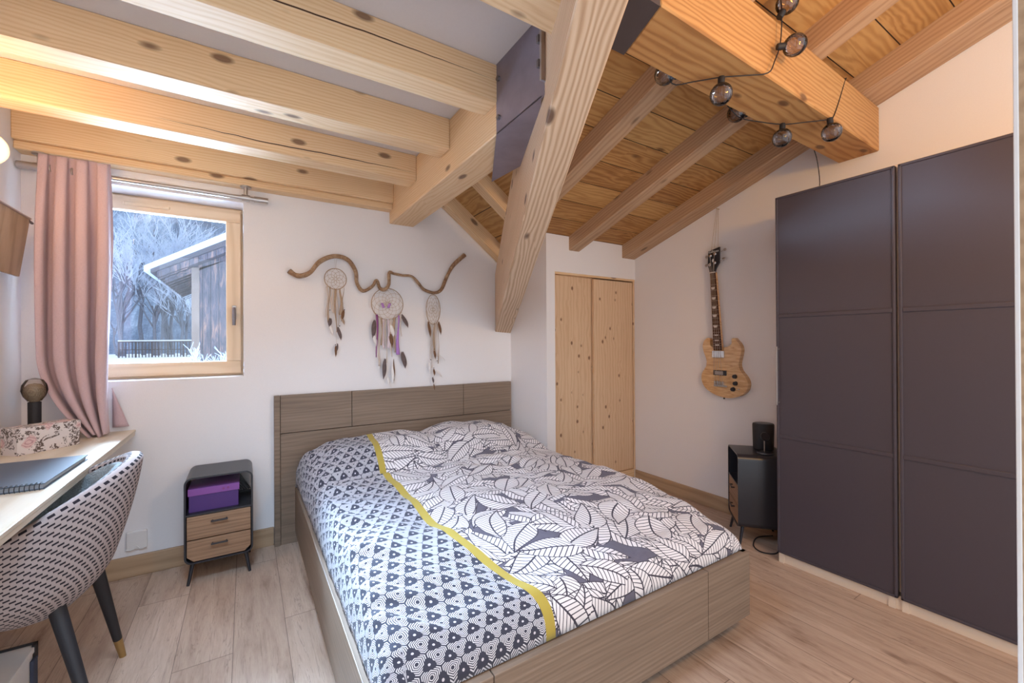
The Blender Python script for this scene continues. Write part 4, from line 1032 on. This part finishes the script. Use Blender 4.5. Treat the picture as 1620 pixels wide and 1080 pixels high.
def bulb(p,d,r=.040):
    p=Vector(p); d=Vector(d).normalized()
    q=d.to_track_quat('Z','Y').to_matrix().to_4x4(); Mx=Matrix.Translation(p)@q
    bm=BM(); lathe(bm,[(0,-.002),(.011,-.002),(.0125,.004),(.0125,.026),(0,.027)],18,Mx); s=obj('socket',bm,M['blackmatte'],t,smooth=True)
    bm=BM(); prof=[(.011,.024)]+[(r*.98*math.sin(a),.022+r*1.02-r*1.02*math.cos(a)) for a in [PI*(.12+.88*k/16) for k in range(1,16)]]+[(0,.022+r*2.04)]
    lathe(bm,prof,60,Mx,ribs=20,ramp=.02); obj('bulb',bm,M['smoke'],s,smooth='all')
bulb((1.523,.93,2.196),(.0,.02,-1)); bulb((2.092,.984,2.196),(-.05,.02,-1)); bulb((2.235,.853,2.202),(.03,-.1,-1))
bulb((1.715,.822,2.318),(.75,-.55,.05)); bulb((1.752,.832,2.452),(.45,-.30,1.))
bulb((1.44,1.064,2.245),(-1,.1,-.15)); bulb((1.93,1.060,2.23),(-1,.15,-.1))
# ================================================================== OUTSIDE
bm=BM(); P=[[(x,y,-.10+max(0,y-22)*.016+.06*noise.noise(Vector((x*.2,y*.2,0)))) for x in [-60+2.5*i for i in range(45)]] for y in [3.4+1.6*j for j in range(32)]]
grid(bm,P); o=obj('snowy_ground',bm,M['snow'],smooth='all'); tag(o,'snow-covered ground outside the window','snow',kind='stuff')
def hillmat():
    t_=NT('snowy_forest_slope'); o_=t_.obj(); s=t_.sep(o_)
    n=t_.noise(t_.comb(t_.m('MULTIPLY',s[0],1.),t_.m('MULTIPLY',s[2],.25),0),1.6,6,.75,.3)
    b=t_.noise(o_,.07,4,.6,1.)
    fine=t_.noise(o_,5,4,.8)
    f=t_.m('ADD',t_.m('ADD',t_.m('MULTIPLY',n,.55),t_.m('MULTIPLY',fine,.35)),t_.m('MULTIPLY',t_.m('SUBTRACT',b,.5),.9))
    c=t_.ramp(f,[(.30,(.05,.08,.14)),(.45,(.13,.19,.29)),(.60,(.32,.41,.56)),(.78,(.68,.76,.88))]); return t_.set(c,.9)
P=[[(x,50+j*2.4,.1+j*1.9+1.2*noise.noise(Vector((x*.08,j*.3,0)))) for x in [-75+3*i for i in range(50)]] for j in range(34)]
bm=BM(); grid(bm,P); o=obj('wooded_hillside',bm,hillmat(),smooth='all'); tag(o,'snowy wooded hillside rising behind the shed','hillside',kind='stuff')
bark=plain('frosty_bark',(.14,.16,.21),.9,var=.3,bs=8); frost=plain('frosted_twigs',(.50,.58,.72),.9)
def tree(x,y,h,label,seed,spread=.5,depth=5,grp='bare snowy trees'):
    rnd=random.Random(seed); t_=empty('bare_tree',(x,y,.22),label,'tree',group=grp)
    bt=BM(); bf=BM()
    def grow(p,d,L,r,k):
        q=p+d*L
        mid=p+d*L*.5+Vector((rnd.uniform(-1,1),rnd.uniform(-1,1),0))*L*.05
        tube(bt if k>2 else bf,[p,mid,q],[r,r*.85,r*.7],5 if k>2 else 3,False)
        if k==0: return
        nb=3 if k>1 else 4
        for i in range(nb):
            a=rnd.uniform(0,2*PI); s=spread*rnd.uniform(.5,1.2)
            nd=(d+Vector((math.cos(a),math.sin(a),rnd.uniform(-.1,.3)))*s).normalized()
            grow(p+d*L*rnd.uniform(.55,1.),nd,L*rnd.uniform(.6,.8),r*.6,k-1)
    for s in range(3 if seed%2 else 1):
        grow(Vector((rnd.uniform(-.3,.3)*(seed%2),rnd.uniform(-.3,.3)*(seed%2),0)),Vector((rnd.uniform(-.12,.12),rnd.uniform(-.1,.1),1)).normalized(),h*.34,h*.012,depth)
    obj('trunk',bt,bark,t_); obj('twigs',bf,frost,t_)
tl=['multi-stemmed frosted tree at the left of the window view','frosted tree with leaning trunk between the first tree and the shed','tall thin pale tree high on the slope behind','second tall thin tree on the slope','small frosted tree behind the fence','frosted tree beyond the fence close to the shed']
tl=['multi-stemmed frosted tree at the left of the window view','frosted tree near the middle of the fence, behind it','tall pale tree rising highest behind the fence','frosted tree at the right end of the fence','low frosted tree behind the left end of the fence','frosted tree just left of the shed eave']
for k,a in enumerate(((-8.3,45.5,11,3),(-6.3,46,10,5),(-7.4,47.5,15,6),(-4.6,46.5,9,7),(-9.0,47,7,8),(-5.6,47.5,13,9))): tree(a[0],a[1],a[2],tl[k],a[3])
tree(-3.8,44.5,6.5,'small frosted tree nearest the shed corner post',11)
# fence
t=empty('garden_fence',(-4.6,42,.2),'dark wooden garden fence with vertical stakes in the snow','fence')
dk=plain('dark_weathered_wood',(.07,.06,.065),.8)
bm=BM(); tube(bm,[(-3.4,0,1.20),(1.5,0,1.24)],.045,6); obj('rail',bm,dk,t)
bm=BM(); tube(bm,[(-3.4,.05,.62),(1.5,.05,.62)],.03,6); obj('rail',bm,dk,t)
for i in range(26):
    bm=BM(); x=-3.35+i*.19; tube(bm,[(x,0,0),(x+random.uniform(-.02,.02),0,1.22)],.035 if i%5 else .06,6); obj('stake',bm,dk,t)
bm=BM(); tube(bm,[(-3.4,0,1.28),(1.5,0,1.32)],.05,6); obj('snow_cap',bm,M['snow'],t)
# shed
t=empty('wooden_shed',(-.93,11,0),'dark weathered timber shed with a snow-covered overhanging roof outside the window','shed')
def shedwood():
    t_=NT('weathered_shed_boards'); s=t_.sep(t_.obj())
    u=t_.m('DIVIDE',t_.m('ADD',s[0],20),.14); h=t_.sep(t_.white(t_.comb(t_.m('FLOOR',u),2,0))[1]); fr=t_.m('FRACT',u)
    n=t_.noise(t_.comb(t_.m('MULTIPLY',s[0],14),t_.m('MULTIPLY',s[2],1.6),t_.m('MULTIPLY',h[0],9)),1.5,5,.7,.6)
    c=t_.ramp(n,[(.3,(.035,.035,.045)),(.52,(.10,.085,.10)),(.72,(.36,.20,.14))])
    c=t_.mix(t_.step(fr,.07),c,(.01,.01,.012)); t_.bump(n,.3,.01); return t_.set(c,.8)
sw=shedwood()
bm=BM(); prism(bm,[(0,0,-.05),(3.0,0,-.05),(3.0,0,3.4),(1.2,0,3.30),(0,0,2.75)],(0,3.4,0)); obj('wall_boards',bm,sw,t)
bm=BM(); box(bm,-.02,.11,-.03,.05,0,2.80); obj('corner_post',bm,plain('lighter_post_wood',(.22,.16,.13),.8,var=.3,bs=5),t)
# roof slab: edge at x=-.53 (world -1.46) z=2.48, rises right .53 per m
sl=.56
zr_=lambda x:2.50+sl*(x+.53)
bm=BM(); prism(bm,[(-.53,-1.0,zr_(-.53)),(2.2,-1.0,zr_(2.2)),(2.2,-1.0,zr_(2.2)+.16),(-.53,-1.0,zr_(-.53)+.10)],(0,4.6,0)); obj('roof',bm,dk,t)
bm=BM(); prism(bm,[(-.62,-1.06,zr_(-.62)+.07),(2.2,-1.06,zr_(2.2)+.16),(2.2,-1.06,zr_(2.2)+.34),(-.62,-1.06,zr_(-.62)+.17)],(0,4.75,0),.03); obj('snow_layer',bm,M['snow'],t,smooth=True)
for yy in (-.9,.0,1.4,2.8):
    bm=BM(); prism(bm,[(-.45,yy,zr_(-.45)-.11),(1.3,yy,zr_(1.3)-.11),(1.3,yy,zr_(1.3)),(-.45,yy,zr_(-.45))],(0,.10,0)); obj('rafter_end',bm,sw,t)
bm=BM()
for i in range(14): box(bm,-.5,.0,-.95+i*.32,-.93+i*.32,-0.01,.0,M=Matrix.Translation((0,0,zr_(-.25)-.01))@Matrix.Rotation(-math.atan(sl),4,'Y'))
obj('soffit_battens',bm,sw,t)
# frosted bush before the shed
t=empty('frosted_bush',(-.75,9.2,-.05),'frosted leafless bush in front of the shed wall','bush')
bm=BM(); rnd=random.Random(5)
def tw(p,d,L,r,k):
    q=p+d*L; tube(bm,[p,q],[r,r*.7],5,False)
    if k==0: return
    for i in range(4):
        nd=(d+Vector((rnd.uniform(-.9,.9),rnd.uniform(-.5,.5),rnd.uniform(-.1,.6)))).normalized(); tw(p+d*L*rnd.uniform(.4,1),nd,L*.62,r*.75,k-1)
for i in range(4): tw(Vector((rnd.uniform(-.25,.35),0,0)),Vector((rnd.uniform(-.4,.5),0,1)).normalized(),.62,.012,3)
obj('branches',bm,frost,t)
# ================================================================== LIGHT
W=bpy.data.worlds.new('World'); S.world=W; W.use_nodes=True
bg=W.node_tree.nodes['Background']; bg.inputs[0].default_value=(.84,.93,1.04,1); bg.inputs[1].default_value=1.65
def light(name,kind,loc,energy,color,**k):
    l=bpy.data.lights.new(name,kind); l.energy=energy; l.color=color
    for a,b in k.items(): setattr(l,a,b)
    o=bpy.data.objects.new(name,l); COL.objects.link(o); o.location=loc; return o
def aim(o,target): o.rotation_euler=(Vector(target)-o.location).to_track_quat('-Z','Y').to_euler()
s=light('winter_sun','SUN',(-1.5,8,3),.9,(.72,.84,1.),angle=math.radians(60)); aim(s,(-1.5+.5,8-1.,3-.45))
p=light('sky_through_window','AREA',(-2.3,5.6,3.65),6000,(.50,.72,1.),shape='RECTANGLE',size=5.0,size_y=1.5); aim(p,(.35,1.8,.6))
p=light('added_cool_fill','AREA',(-.10,1.10,2.10),12,(.50,.72,1.),shape='RECTANGLE',size=.5,size_y=.3,spread=math.radians(100)); aim(p,(.45,1.62,.3))  # added cool fill above the view for bed and left floor; no known fixture
p=light('snow_glow_through_window','AREA',(-1.2,4.5,.42),420,(.50,.72,1.),shape='RECTANGLE',size=3.0,size_y=.7); aim(p,(.1,1.6,2.1))
p=light('wall_lamp_glow','POINT',(-.74,2.20,1.93),5,(1.,.62,.30),shadow_soft_size=.07)
p=light('room_lamp','POINT',(1.45,-.30,2.05),33,(1.,.50,.07),shadow_soft_size=.10)
# ================================================================== CAMERA
cam=bpy.data.cameras.new('camera'); co=bpy.data.objects.new('camera',cam); COL.objects.link(co); S.camera=co
f,yaw,pit,rol=670.75,.560706,.00267,-.0053057
cam.sensor_width=36; cam.lens=f/1620*36; cam.clip_start=.02; cam.clip_end=300
cy,sy=math.cos(yaw),math.sin(yaw)
Mm=Matrix(((cy,-sy,0),(0,0,1),(sy,cy,0)))
P_=Matrix(((1,0,0),(0,math.cos(pit),-math.sin(pit)),(0,math.sin(pit),math.cos(pit))))
Q_=Matrix(((math.cos(rol),math.sin(rol),0),(-math.sin(rol),math.cos(rol),0),(0,0,1)))
T=Q_@P_@Mm   # rows: right, up, forward
Rw=Matrix((T[0],T[1],-T[2])).transposed()
co.matrix_world=Matrix.Translation((0,0,1.2))@Rw.to_4x4()
S.view_settings.view_transform='Standard'; S.view_settings.look='None'; S.view_settings.gamma=1; S.view_settings.use_curve_mapping=False
S.view_settings.exposure=0.3
